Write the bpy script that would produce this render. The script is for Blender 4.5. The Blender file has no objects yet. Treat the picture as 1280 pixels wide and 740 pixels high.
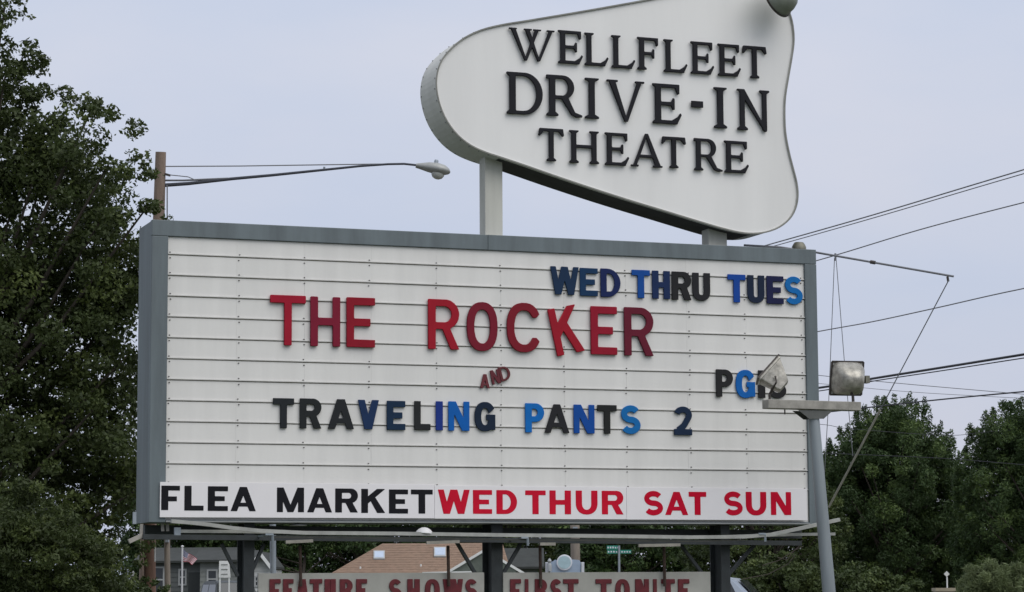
import bpy, bmesh, math, random
import numpy as np
from mathutils import Vector, Matrix
R_ = math.radians
SC = bpy.context.scene
COL = SC.collection

# ------------------------------------------------------------------ camera
FPX = 3100.0
CAM = Vector((-5.79765, -26.67483, 1.65))
YAW, PIT, ROL = 0.35313, 0.1164, -0.00585
Fv = Vector((math.sin(YAW)*math.cos(PIT), math.cos(YAW)*math.cos(PIT), math.sin(PIT)))
R0 = Vector((math.cos(YAW), -math.sin(YAW), 0)); U0 = R0.cross(Fv)
Rv = math.cos(ROL)*R0 + math.sin(ROL)*U0
Uv = -math.sin(ROL)*R0 + math.cos(ROL)*U0
cd = bpy.data.cameras.new("camera"); cam = bpy.data.objects.new("camera", cd); COL.objects.link(cam)
cd.sensor_width = 36; cd.lens = 36*FPX/1280; cd.clip_start = 0.2; cd.clip_end = 6000
M = Matrix((Rv, Uv, -Fv)).transposed().to_4x4(); M.translation = CAM
cam.matrix_world = M
SC.camera = cam

# ------------------------------------------------------------------ light
SUN_EL, SUN_AZ = R_(52), R_(155)       # direction the light comes from, clockwise from +y
w = bpy.data.worlds.new("World"); SC.world = w; w.use_nodes = True
nt = w.node_tree; nt.nodes.clear()
out = nt.nodes.new('ShaderNodeOutputWorld'); bg = nt.nodes.new('ShaderNodeBackground')
sky = nt.nodes.new('ShaderNodeTexSky'); sky.sky_type = 'NISHITA'; sky.sun_disc = False
sky.sun_elevation = SUN_EL; sky.sun_rotation = SUN_AZ; sky.air_density = 1.2; sky.dust_density = 2.5; sky.ozone_density = 1.5
# thin, high overcast veil over the blue: brighter overhead, softly uneven
tc = nt.nodes.new('ShaderNodeTexCoord'); sep = nt.nodes.new('ShaderNodeSeparateXYZ')
nt.links.new(tc.outputs['Generated'], sep.inputs[0])
ramp = nt.nodes.new('ShaderNodeValToRGB')
ramp.color_ramp.elements[0].position = 0.0; ramp.color_ramp.elements[0].color = (5.75, 6.1, 7.5, 1)
ramp.color_ramp.elements[1].position = 1.0; ramp.color_ramp.elements[1].color = (8.8, 9.0, 9.6, 1)
e = ramp.color_ramp.elements.new(0.22); e.color = (6.75, 7.05, 8.25, 1)
nt.links.new(sep.outputs['Z'], ramp.inputs[0])
nz = nt.nodes.new('ShaderNodeTexNoise'); nz.inputs['Scale'].default_value = 3.4; nz.inputs['Detail'].default_value = 5
mp = nt.nodes.new('ShaderNodeMapping'); mp.inputs['Scale'].default_value = (1, 1, 3.0)
nt.links.new(tc.outputs['Generated'], mp.inputs[0]); nt.links.new(mp.outputs[0], nz.inputs['Vector'])
mr = nt.nodes.new('ShaderNodeMapRange'); mr.inputs['From Min'].default_value = .3; mr.inputs['From Max'].default_value = .7
mr.inputs['To Min'].default_value = .93; mr.inputs['To Max'].default_value = 1.05
nt.links.new(nz.outputs['Fac'], mr.inputs[0])
mr.inputs['To Min'].default_value = 0; mr.inputs['To Max'].default_value = 1
vm = nt.nodes.new('ShaderNodeMixRGB'); vm.blend_type = 'MULTIPLY'; vm.inputs[0].default_value = 1
tn = nt.nodes.new('ShaderNodeMixRGB'); tn.inputs[1].default_value = (.86, .93, 1.0, 1); tn.inputs[2].default_value = (1.08, 1.05, 1.01, 1)
nt.links.new(mr.outputs[0], tn.inputs[0]); nt.links.new(ramp.outputs[0], vm.inputs[1]); nt.links.new(tn.outputs[0], vm.inputs[2])
mx = nt.nodes.new('ShaderNodeMixRGB'); mx.inputs[0].default_value = 0.88
nt.links.new(sky.outputs[0], mx.inputs[1]); nt.links.new(vm.outputs[0], mx.inputs[2])
nt.links.new(mx.outputs[0], bg.inputs['Color']); bg.inputs['Strength'].default_value = 0.1
nt.links.new(bg.outputs[0], out.inputs[0])
sl = bpy.data.lights.new("sun", 'SUN'); sl.energy = 1.75; sl.angle = R_(58); sl.color = (1, .965, .91)
sun = bpy.data.objects.new("sun", sl); COL.objects.link(sun)
sd = Vector((math.sin(SUN_AZ)*math.cos(SUN_EL), math.cos(SUN_AZ)*math.cos(SUN_EL), math.sin(SUN_EL)))
sun.rotation_euler = sd.to_track_quat('Z', 'Y').to_euler(); sun.location = sd*60
SC.view_settings.view_transform = 'Standard'; SC.view_settings.look = 'None'
SC.view_settings.exposure = 0; SC.view_settings.gamma = 1

# ------------------------------------------------------------------ helpers
def ray(px, py):
    return (Fv*FPX + Rv*(px-640) - Uv*(py-370))
def at(px, py, Y=0.0):
    """pixel -> point on the vertical plane y = Y (parallel to the sign)"""
    d = ray(px, py); t = (Y-CAM.y)/d.y
    return CAM + d*t
def atd(px, py, dist):
    """pixel -> point at a given distance straight ahead"""
    return CAM + ray(px, py)/FPX*dist

def lin(c):
    return tuple(((v/255)/12.92 if v/255 <= .04045 else ((v/255+.055)/1.055)**2.4) for v in c)
MATS = {}
def mat(name, col, rough=.6, metal=0, var=.12, scale=6, bump=.0, bscale=60, streak=0, spec=.5, dirt=None):
    if name in MATS: return MATS[name]
    m = bpy.data.materials.new(name); m.use_nodes = True; n = m.node_tree; L = n.links
    b = n.nodes['Principled BSDF']; b.inputs['Roughness'].default_value = rough; b.inputs['Metallic'].default_value = metal
    b.inputs['Specular IOR Level'].default_value = spec
    tc = n.nodes.new('ShaderNodeTexCoord'); mp = n.nodes.new('ShaderNodeMapping')
    L.new(tc.outputs['Object'], mp.inputs[0])
    mp.inputs['Scale'].default_value = (1, 1, .12) if streak else (1, 1, 1)
    nz = n.nodes.new('ShaderNodeTexNoise'); nz.inputs['Scale'].default_value = scale; nz.inputs['Detail'].default_value = 6
    nz.inputs['Roughness'].default_value = .62
    L.new(mp.outputs[0], nz.inputs['Vector'])
    cr = n.nodes.new('ShaderNodeValToRGB')
    lo = tuple(v*(1-var) for v in col) if dirt is None else dirt
    cr.color_ramp.elements[0].position = .30; cr.color_ramp.elements[0].color = (*lo, 1)
    cr.color_ramp.elements[1].position = .62 if dirt is None else .5; cr.color_ramp.elements[1].color = (*[min(1, v*(1+var*.5)) for v in col], 1)
    L.new(nz.outputs['Fac'], cr.inputs[0]); L.new(cr.outputs[0], b.inputs['Base Color'])
    if bump:
        n2 = n.nodes.new('ShaderNodeTexNoise'); n2.inputs['Scale'].default_value = bscale; n2.inputs['Detail'].default_value = 4
        L.new(tc.outputs['Object'], n2.inputs['Vector'])
        bp = n.nodes.new('ShaderNodeBump'); bp.inputs['Strength'].default_value = bump; bp.inputs['Distance'].default_value = .01
        L.new(n2.outputs['Fac'], bp.inputs['Height']); L.new(bp.outputs[0], b.inputs['Normal'])
    MATS[name] = m
    return m

def leafmat(name, col, tip, trans=.35, rough=.55):
    m = bpy.data.materials.new(name); m.use_nodes = True; n = m.node_tree; L = n.links
    b = n.nodes['Principled BSDF']; b.inputs['Roughness'].default_value = rough; b.inputs['Specular IOR Level'].default_value = .35
    at_ = n.nodes.new('ShaderNodeAttribute'); at_.attribute_name = 'tone'
    cr = n.nodes.new('ShaderNodeValToRGB')
    cr.color_ramp.elements[0].color = (*[v*.62 for v in col], 1)
    cr.color_ramp.elements[1].color = (*tip, 1); e = cr.color_ramp.elements.new(.6); e.color = (*col, 1)
    L.new(at_.outputs['Fac'], cr.inputs[0]); L.new(cr.outputs[0], b.inputs['Base Color'])
    tr = n.nodes.new('ShaderNodeBsdfTranslucent'); L.new(cr.outputs[0], tr.inputs[0])
    ms = n.nodes.new('ShaderNodeMixShader'); ms.inputs[0].default_value = trans
    L.new(b.outputs[0], ms.inputs[1]); L.new(tr.outputs[0], ms.inputs[2])
    L.new(ms.outputs[0], n.nodes['Material Output'].inputs[0])
    return m

def tag(o, label=None, cat=None, group=None, kind=None):
    if label: o['label'] = label
    if cat: o['category'] = cat
    if group: o['group'] = group
    if kind: o['kind'] = kind
    return o
def empty(name, loc, label, cat, group=None):
    o = bpy.data.objects.new(name, None); COL.objects.link(o); o.location = loc; o.empty_display_size = .2
    return tag(o, label, cat, group)
def link(name, me, m, parent=None, origin=None):
    """mesh given in world coordinates; origin moves the object's origin there"""
    if m is not None and not me.materials: me.materials.append(m)
    o = bpy.data.objects.new(name, me); COL.objects.link(o)
    org = Vector(origin) if origin is not None else (Vector(parent_world(parent)) if parent else Vector((0, 0, 0)))
    me.transform(Matrix.Translation(-org))
    if parent:
        o.parent = parent; o.location = org - Vector(parent_world(parent))
    else:
        o.location = org
    return o
def parent_world(p):
    v = Vector((0, 0, 0))
    while p is not None:
        v = v + p.location; p = p.parent
    return v

class MB:
    def __init__(s): s.bm = bmesh.new()
    def box(s, a, b, bev=0):
        a = Vector(a); b = Vector(b)
        r = bmesh.ops.create_cube(s.bm, size=1)
        c = (a+b)/2; d = b-a
        for v in r['verts']: v.co = Vector((v.co.x*d.x, v.co.y*d.y, v.co.z*d.z))+c
        if bev:
            ed = list({e for v in r['verts'] for e in v.link_edges})
            bmesh.ops.bevel(s.bm, geom=ed, offset=bev, segments=2, affect='EDGES', profile=.6)
        return s
    def bar(s, p, q, wx, wz, up=(0, 0, 1), bev=0):
        """rectangular bar from p to q"""
        p = Vector(p); q = Vector(q); d = (q-p); L = d.length; d.normalize()
        side = d.cross(Vector(up)).normalized(); u = side.cross(d)
        r = bmesh.ops.create_cube(s.bm, size=1)
        m = Matrix((side, d, u)).transposed()
        for v in r['verts']: v.co = m @ Vector((v.co.x*wx, v.co.y*L, v.co.z*wz)) + (p+q)/2
        if bev:
            ed = list({e for v in r['verts'] for e in v.link_edges})
            bmesh.ops.bevel(s.bm, geom=ed, offset=bev, segments=1, affect='EDGES')
        return s
    def tube(s, pts, rad, n=8, caps=True):
        pts = [Vector(p) for p in pts]
        if not isinstance(rad, (list, tuple)): rad = [rad]*len(pts)
        rings = []
        ref = Vector((.13, .31, .94))
        for i, p in enumerate(pts):
            d = (pts[min(i+1, len(pts)-1)]-pts[max(i-1, 0)]).normalized()
            rr = ref if abs(d.dot(ref)) < .95 else Vector((1, 0, 0))
            a = d.cross(rr).normalized(); b = d.cross(a)
            rings.append([s.bm.verts.new(p+(a*math.cos(2*math.pi*k/n)+b*math.sin(2*math.pi*k/n))*rad[i]) for k in range(n)])
        for i in range(len(rings)-1):
            for k in range(n):
                s.bm.faces.new((rings[i][k], rings[i][(k+1) % n], rings[i+1][(k+1) % n], rings[i+1][k]))
        if caps:
            s.bm.faces.new(rings[0][::-1]); s.bm.faces.new(rings[-1])
        return s
    def prism(s, poly, off):
        """closed polygon (3D points) swept by vector off"""
        off = Vector(off); n = len(poly)
        a = [s.bm.verts.new(Vector(p)) for p in poly]; b = [s.bm.verts.new(Vector(p)+off) for p in poly]
        s.bm.faces.new(a); s.bm.faces.new(b[::-1])
        for i in range(n): s.bm.faces.new((a[i], b[i], b[(i+1) % n], a[(i+1) % n]))
        return s
    def lathe(s, prof, org, axis, n=20):
        """prof: list of (r, h) along axis"""
        org = Vector(org); ax = Vector(axis).normalized()
        a = ax.cross(Vector((.3, .2, .93))).normalized(); b = ax.cross(a)
        rings = []
        for r, h in prof:
            if r < 1e-5: rings.append([s.bm.verts.new(org+ax*h)])
            else: rings.append([s.bm.verts.new(org+ax*h+(a*math.cos(2*math.pi*k/n)+b*math.sin(2*math.pi*k/n))*r) for k in range(n)])
        for i in range(len(rings)-1):
            A, B = rings[i], rings[i+1]
            for k in range(n):
                if len(A) == 1 and len(B) == 1: continue
                if len(A) == 1: s.bm.faces.new((A[0], B[(k+1) % n], B[k]))
                elif len(B) == 1: s.bm.faces.new((A[k], A[(k+1) % n], B[0]))
                else: s.bm.faces.new((A[k], A[(k+1) % n], B[(k+1) % n], B[k]))
        return s
    def build(s, name, m, parent=None, smooth=False, origin=None):
        bmesh.ops.recalc_face_normals(s.bm, faces=s.bm.faces)
        me = bpy.data.meshes.new(name); s.bm.to_mesh(me); s.bm.free()
        if smooth:
            for p in me.polygons: p.use_smooth = True
            try: me.set_sharp_from_angle(angle=R_(38))
            except Exception: pass
        return link(name, me, m, parent, origin)

# ------------------------------------------------------------------ materials
white_panel = mat('white_panel', (.70, .69, .665), .45, var=.075, scale=3.2, streak=1, bump=.05, bscale=25)
white_sign = mat('white_sign_paint', (.76, .755, .74), .42, var=.06, scale=1.3, streak=1, bump=.04, bscale=12)
banner_white = mat('banner_white', (.76, .74, .75), .5, var=.03, scale=2)
track_dark = mat('track_shadow_metal', (.50, .47, .42), .6, var=.3, scale=9)
frame_grey = mat('frame_grey_paint', (.122, .150, .162), .5, var=.24, scale=5, streak=1, bump=.06, bscale=30)
frame_side = frame_grey
trim_grey = mat('trim_grey', (.24, .25, .25), .5, var=.15)
steel_dark = mat('dark_steel', (.028, .034, .037), .6, var=.3, scale=7, bump=.1)
galv = mat('galvanised', (.30, .34, .38), .5, .35, var=.15, scale=5, bump=.08)
pole_grey = mat('pole_grey_paint', (.235, .265, .285), .5, .1, var=.22, scale=4, streak=1, bump=.1)
arm_wood = mat('weathered_arm', (.31, .295, .265), .75, var=.3, scale=8, bump=.15)
rail_mat = mat('weathered_rail', (.34, .345, .325), .7, var=.2, scale=7, bump=.1)
rail_dark = mat('old_rail_dark', (.07, .07, .06), .8, var=.3, scale=7, bump=.1)
black_letter = mat('black_letter', (.010, .010, .014), .6, var=.2, spec=.2)
black_vinyl = mat('black_vinyl', (.008, .008, .011), .6, var=.15, spec=.15)
red_vinyl = mat('red_vinyl', (.54, .008, .030), .7, var=.1, spec=.1)
red_vinyl_dark = mat('crimson_vinyl', (.50, .004, .026), .7, var=.1, spec=.1)
post_cream = mat('sign_post_cream', (.50, .50, .45), .5, var=.14, scale=5, streak=1, bump=.06)
sign_edge = mat('sign_edge_paint', (.56, .56, .52), .5, var=.12, scale=2.5, streak=1, bump=.08, bscale=14)
bronze = mat('weathered_housing', (.17, .165, .13), .5, .3, var=.3, scale=9, bump=.1)
lamp_alu = mat('lamp_aluminium', (.36, .345, .305), .42, .4, var=.5, scale=11, bump=.55, bscale=14)
lamp_dark = mat('lamp_dark_metal', (.07, .06, .055), .5, .4, var=.3)
glass = mat('lamp_glass', (.45, .46, .44), .12, var=.05)
wood_pole = mat('wood_pole', (.235, .175, .14), .85, var=.3, scale=9, streak=1, bump=.3, bscale=30)
wood_brown = mat('wood_pole_brown', (.15, .085, .06), .85, var=.3, scale=9, streak=1, bump=.3)
wood_grey = mat('wood_pole_grey', (.25, .215, .18), .85, var=.25, scale=9, streak=1, bump=.3)
wire_mat = mat('wire_black', (.03, .032, .04), .6, var=.1)
wire_grey = mat('wire_grey', (.20, .205, .22), .5, .3, var=.1)
bark = mat('bark', (.055, .045, .036), .9, var=.4, scale=8, bump=.5)
board_grey = mat('weathered_board', (.40, .395, .36), .7, var=.14, scale=3, bump=.08)
old_red = mat('old_red_letter', (.125, .012, .018), .7, var=.3, scale=18)
rust = mat('rusty_rod', (.05, .03, .022), .85, var=.5, scale=20, bump=.2)

# ------------------------------------------------------------------ glyphs
def poly_sdf(P, X, Y):
    P = np.asarray(P, float); n = len(P)
    d = np.full(X.shape, 1e9); ins = np.zeros(X.shape, bool)
    for i in range(n):
        a = P[i]; b = P[(i+1) % n]; e = b-a
        wx = X-a[0]; wy = Y-a[1]
        t = np.clip((wx*e[0]+wy*e[1])/max(e@e, 1e-12), 0, 1)
        d = np.minimum(d, (wx-e[0]*t)**2+(wy-e[1]*t)**2)
        c = ((a[1] > Y) != (b[1] > Y))
        if abs(e[1]) > 1e-12: ins ^= c & (X < e[0]*(Y-a[1])/e[1]+a[0])
    d = np.sqrt(d); return np.where(ins, -d, d)
def rc(x0, y0, x1, y1): return [(x0, y0), (x1, y0), (x1, y1), (x0, y1)]
def ell(cx, cy, rx, ry, n=48, p=2.0, a0=0, a1=360):
    r = []
    for k in range(n+1 if a1-a0 < 360 else n):
        a = R_(a0+(a1-a0)*k/n); c, s = math.cos(a), math.sin(a)
        r.append((cx+rx*math.copysign(abs(c)**(2/p), c), cy+ry*math.copysign(abs(s)**(2/p), s)))
    return r
def ribbon(pts, t, tc=None):
    """flat-ended stroke; t thickness, scalar or per point"""
    pts = np.asarray(pts, float); n = len(pts)
    L, Rr = [], []
    for i in range(n):
        d = pts[min(i+1, n-1)]-pts[max(i-1, 0)]; d = d/np.hypot(*d); nn = np.array([-d[1], d[0]])
        tt = (t[i] if hasattr(t, '__len__') else t)/2
        L.append(pts[i]+nn*tt); Rr.append(pts[i]-nn*tt)
    return [tuple(p) for p in L+Rr[::-1]]

def glyph_prims(ch, w, tx, ty):
    """list of ('+'/'-', polygon) in unit height; applied in order"""
    A = []; add = lambda p: A.append(('+', p)); sub = lambda p: A.append(('-', p))
    if ch == 'T': add(rc(0, 1-ty, w, 1)); add(rc(w/2-tx/2, 0, w/2+tx/2, 1))
    elif ch in 'I1': add(rc(0, 0, w, 1))
    elif ch == 'H': add(rc(0, 0, tx, 1)); add(rc(w-tx, 0, w, 1)); add(rc(0, .5-ty/2, w, .5+ty/2))
    elif ch in 'EFL':
        add(rc(0, 0, tx, 1))
        if ch != 'L': add(rc(0, 1-ty, w, 1)); add(rc(0, .5-ty/2 - (.04 if ch == 'F' else 0), w*.84, .5+ty/2 - (.04 if ch == 'F' else 0)))
        if ch != 'F': add(rc(0, 0, w, ty))
    elif ch == 'N':
        add(rc(0, 0, tx*.9, 1)); add(rc(w-tx*.9, 0, w, 1)); add([(0, 1), (tx*1.15, 1), (w, 0), (w-tx*1.15, 0)])
    elif ch == 'M':
        tx = tx*.86; add(rc(0, 0, tx, 1)); add(rc(w-tx, 0, w, 1))
        k = tx*.5; add([(0, 1), (tx*1.1, 1), (w/2+k, 0), (w/2-k, 0)]); add([(w, 1), (w-tx*1.1, 1), (w/2-k, 0), (w/2+k, 0)])
    elif ch == 'V':
        k = tx*.58; add([(0, 1), (tx*1.05, 1), (w/2+k, 0), (w/2-k, 0)]); add([(w, 1), (w-tx*1.05, 1), (w/2-k, 0), (w/2+k, 0)])
    elif ch == 'W':
        k = tx*.5; a = w*.275; b = w-a; h = tx*.9
        add([(0, 1), (h, 1), (a+k, 0), (a-k, 0)]); add([(w/2-h*.6, 1), (w/2+h*.6, 1), (a+k, 0), (a-k, 0)])
        add([(w/2-h*.6, 1), (w/2+h*.6, 1), (b+k, 0), (b-k, 0)]); add([(w, 1), (w-h, 1), (b-k, 0), (b+k, 0)])
    elif ch == 'A':
        tx = tx*(.88 if w > .92 else 1); k = tx*.58; add([(0, 0), (tx*1.05, 0), (w/2+k, 1), (w/2-k, 1)]); add([(w, 0), (w-tx*1.05, 0), (w/2-k, 1), (w/2+k, 1)])
        add(rc(w*.2, .19, w*.8, .19+ty*.8))
    elif ch == 'K':
        add(rc(0, 0, tx, 1)); add([(tx*.6, .30), (tx*.6, .60), (w-tx*1.25, 1), (w, 1)]); add([(w*.36, .55), (w*.55, .70), (w, 0), (w-tx*1.2, 0)])
    elif ch in 'PRD':
        y0 = 0 if ch == 'D' else (.40 if ch == 'R' else .36); h = 1-y0; r = min(h/2, w*.62)
        ox = w-r*1.0
        def bowl(x1, ya, yb, x0=0):
            rr = min((yb-ya)/2, (x1-x0)*.72)
            return [(x0, ya)]+[(x1-rr+rr*math.cos(R_(a)), (ya+yb)/2+(yb-ya)/2*math.sin(R_(a))) for a in range(-90, 91, 9)]+[(x0, yb)]
        add(bowl(w, y0, 1)); sub(bowl(w-tx, y0+ty*.9, 1-ty*.9, tx)); add(rc(0, 0, tx, 1))
        if ch == 'R': add([(w*.42, .46), (w*.42+tx*1.05, .46), (w, 0), (w-tx*1.12, 0)])
    elif ch in 'OCG':
        add(ell(w/2, .5, w/2, .5, 56, 2.35)); sub(ell(w/2, .5, w/2-tx, .5-ty, 48, 2.3))
        if ch == 'C': sub([(w*.62, .5), (w*1.0, .82), (w*1.5, .82), (w*1.5, .18), (w*1.0, .18)]); sub(rc(w*.55, .3, w*1.2, .7))
        if ch == 'G': sub([(w*.55, .52), (w*1.0, .80), (w*1.5, .9), (w*1.5, .45), (w*.55, .45)]); add(rc(w*.56, .5-ty*.55, w, .5+ty*.35)); add(rc(w-tx, .05, w, .5))
    elif ch == 'U':
        r = min(w/2, .5); add(ell(w/2, r*.95, w/2, r*.95, 48, 2.2)); add(rc(0, r*.95, w, 1)); sub(ell(w/2, r*.95, w/2-tx, r*.95-ty, 40, 2.2)); sub(rc(tx, r*.95, w-tx, 1.1))
    elif ch == 'S':
        t = ty*1.04; hx = w/2-t*.5; x0 = w/2
        pts = []
        ya = 1-t/2; yc = .5; yb = t/2; ru = (ya-yc)/2; 
        for a in range(28, 271, 11): pts.append((x0+hx*.96*math.cos(R_(a)), yc+ru+ru*math.sin(R_(a))))
        for a in range(79, -153, -11): pts.append((x0+hx*math.cos(R_(a)), yc-ru+ru*math.sin(R_(a))))
        add(ribbon(pts, t))
    elif ch == '2':
        t = ty; hx = w/2-t/2; pts = [(w/2+hx*math.cos(R_(a)), .70+(.30-t/2)*math.sin(R_(a))) for a in range(165, -31, -12)]
        pts += [(w*.55, .33), (t*.75, t*.8)]
        add(ribbon(pts, t)); add(rc(0, 0, w, t))
    elif ch == '3':
        t = ty; hx = w/2-t/2
        add(ribbon([(w/2+hx*.92*math.cos(R_(a)), .74+(.26-t/2)*math.sin(R_(a))) for a in range(160, -91, -10)], t))
        add(ribbon([(w/2+hx*math.cos(R_(a)), .28+(.28-t/2)*math.sin(R_(a))) for a in range(90, -161, -10)], t)); add(rc(w*.32, .5-t*.45, w*.55, .5+t*.45))
    return A

def serif_prims(ch, w):
    t = .155; th = .085; s = .055
    A = []; add = lambda p: A.append(('+', p)); sub = lambda p: A.append(('-', p))
    def stem(x, y0=0, y1=1, tt=t, bot=1, top=1, e=.075):
        add([(x, y0), (x+tt, y0), (x+tt, y1), (x, y1)])
        if bot: add([(x-e, y0), (x+tt+e, y0), (x+tt+e, y0+.045), (x+tt, y0+.10), (x, y0+.10), (x-e, y0+.045)])
        if top: add([(x-e, y1), (x+tt+e, y1), (x+tt+e, y1-.045), (x+tt, y1-.09), (x, y1-.09), (x-e, y1-.045)])
    e = .075
    if ch == 'I': x = w/2-t/2; stem(x, e=max(.03, w/2-t/2))
    elif ch == 'H':
        stem(e); stem(w-e-t); add(rc(e, .47, w-e, .47+th*1.1))
    elif ch in 'EFL':
        stem(e, top=1, bot=1)
        if ch != 'L':
            add(rc(e, 1-th*1.1, w*.9, 1)); add([(w*.9, 1), (w*.93, 1), (w*.93, .77), (w*.86, .74), (w*.78, 1-th)])
            add(rc(e, .46, w*.72, .46+th*1.1)); add([(w*.62, .50), (w*.70, .66), (w*.76, .64), (w*.76, .36), (w*.69, .36)])
        if ch != 'F':
            add([(e, 0), (w*.86, 0), (w*.86, th*1.1), (e, th*1.1)]); add([(w*.84, 0), (w, .24), (w*.95, .29), (w*.88, .2), (w*.62, .07), (w*.62, 0)])
    elif ch == 'T':
        stem(w/2-t/2, top=0); add(rc(w*.04, 1-th*1.15, w*.96, 1))
        add([(w*.04, 1), (0, .78), (w*.06, .76), (w*.22, 1-th)]); add([(w*.96, 1), (w, .78), (w*.94, .76), (w*.78, 1-th)])
    elif ch == 'D':
        add([(0, 0)]+[(w-.46+.46*math.cos(R_(a)), .5+.5*math.sin(R_(a))) for a in range(-90, 91, 8)]+[(0, 1), (0, .955), (e, .9), (e, .1), (0, .045)])
        sub([(e+t, th)]+[(w-t-.34+.34*math.cos(R_(a)), .5+(.5-th)*math.sin(R_(a))) for a in range(-90, 91, 8)]+[(e+t, 1-th)])
    elif ch == 'R':
        bw = w*.78; r = .29
        add([(0, .42)]+[(bw-r+r*math.cos(R_(a)), .71+.29*math.sin(R_(a))) for a in range(-90, 91, 9)]+[(0, 1)])
        sub([(e+t, .42+th)]+[(bw-t-.16+.16*math.cos(R_(a)), .71+(.29-th)*math.sin(R_(a))) for a in range(-90, 91, 9)]+[(e+t, 1-th)])
        sub(rc(-.1, .3, e, .9)); stem(e, top=1)
        add([(w*.40, .46), (w*.40+t*1.25, .46), (w*.80, .11), (w, .05), (w, 0), (w*.84, -.01), (w*.70, .04)])
    elif ch == 'N':
        add([(.02, 1), (t*1.25, 1), (w-e, 0), (w-e-t*.35, -.02)]); stem(e, top=0, tt=t*.8); stem(w-e-t*.75, .02, 1, tt=t*.75, bot=0); add(rc(0, .955, t, 1)); 
        add([(w-e, 0), (w-e-t*1.0, .12), (w-e-t*.9, .3), (w-e, .3)])
    elif ch == 'V':
        add([(e*.6, 1), (e*.6+t*1.1, 1), (w/2+.05, 0), (w/2-.03, 0)]); add([(w-e*.8, 1), (w-e*.8-t*.75, 1), (w/2-.03, 0), (w/2+.05, 0)])
        add(rc(0, .95, t*1.1+e*1.6, 1)); add(rc(w-t*.75-e*1.7, .95, w, 1))
    elif ch == 'W':
        a = w*.37; b = w*.65
        for (x, c, k) in ((w*.10, a, t*1.0), (w*.40, b, t*1.0)): add([(x-k/2, 1), (x+k/2, 1), (c+.04, 0), (c-.04, 0)])
        for (x, c, k) in ((w*.62, a, t*.8), (w*.92, b, t*.8)): add([(x-k/2, 1), (x+k/2, 1), (c+.04, 0), (c-.04, 0)])
        for x in (w*.10, w*.42, w*.62, w*.91): add(rc(max(0, x-.13), .95, min(w, x+.13), 1))
    elif ch == 'A':
        add([(e*.8, 0), (e*.8+t*.7, 0), (w/2+.04, 1), (w/2-.04, 1)]); add([(w-e*.5, 0), (w-e*.5-t*1.15, 0), (w/2-.05, 1.0), (w/2+.05, 1.0)])
        add(rc(w*.25, .28, w*.75, .28+th)); add(rc(0, 0, t+e*1.2, .055)); add(rc(w-t-e*2, 0, w, .055))
    elif ch == '-': add(rc(0, 0, w, 1))
    return A

def contours(prims, w, res=.018, h=1.0):
    m = .06; nx = int((w+2*m)/res)+2; ny = int((h+2*m)/res)+2
    xs = -m+res*np.arange(nx)+.00037; ys = -m+res*np.arange(ny)+.00041
    X, Y = np.meshgrid(xs, ys); D = np.full(X.shape, 1e3)
    for op, p in prims:
        s = poly_sdf(p, X, Y)
        D = np.minimum(D, s) if op == '+' else np.maximum(D, -s)
    segs = {}
    def ip(i0, j0, i1, j1):
        a, b = D[j0, i0], D[j1, i1]; t = a/(a-b)
        return (xs[i0]+t*(xs[i1]-xs[i0]), ys[j0]+t*(ys[j1]-ys[j0]))
    S = D < 0; pts = {}; nxt = {}
    for j in range(ny-1):
        row = S[j, :-1].astype(int)+2*S[j, 1:]+4*S[j+1, 1:]+8*S[j+1, :-1]
        for i in np.nonzero((row > 0) & (row < 15))[0]:
            i = int(i); c = int(row[i])
            ed = {'b': (i, j, 'h'), 't': (i, j+1, 'h'), 'l': (i, j, 'v'), 'r': (i+1, j, 'v')}
            tab = {1: ['lb'], 2: ['br'], 3: ['lr'], 4: ['rt'], 5: ['lb', 'rt'], 6: ['bt'], 7: ['lt'], 8: ['tl'], 9: ['tb'], 10: ['br', 'tl'], 11: ['tr'], 12: ['rl'], 13: ['rb'], 14: ['bl']}[c]
            for sg in tab:
                a, b = ed[sg[0]], ed[sg[1]]
                nxt[a] = b
                for q in (a, b):
                    if q not in pts: pts[q] = ip(q[0], q[1], q[0]+1, q[1]) if q[2] == 'h' else ip(q[0], q[1], q[0], q[1]+1)
    loops = []
    while nxt:
        st = next(iter(nxt)); cur = st; lp = []
        while cur in nxt:
            lp.append(pts[cur]); cur = nxt.pop(cur)
        if len(lp) > 6: loops.append(lp)
    def dp(P, tol):
        if len(P) < 3: return P
        a = np.array(P[0]); b = np.array(P[-1]); Q = np.array(P[1:-1]); e = b-a; L = np.hypot(*e)
        d = np.abs(e[0]*(Q[:, 1]-a[1])-e[1]*(Q[:, 0]-a[0]))/L if L > 1e-9 else np.hypot(Q[:, 0]-a[0], Q[:, 1]-a[1])
        k = int(d.argmax())
        if d[k] < tol: return [P[0], P[-1]]
        return dp(P[:k+2], tol)[:-1]+dp(P[k+1:], tol)
    outl = []
    for lp in loops:
        k = len(lp)//2; q = dp(lp[:k+1], .0035)[:-1]+dp(lp[k:]+[lp[0]], .0035)[:-1]
        if len(q) > 2: outl.append(q)
    return outl
GC = {}
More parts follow.
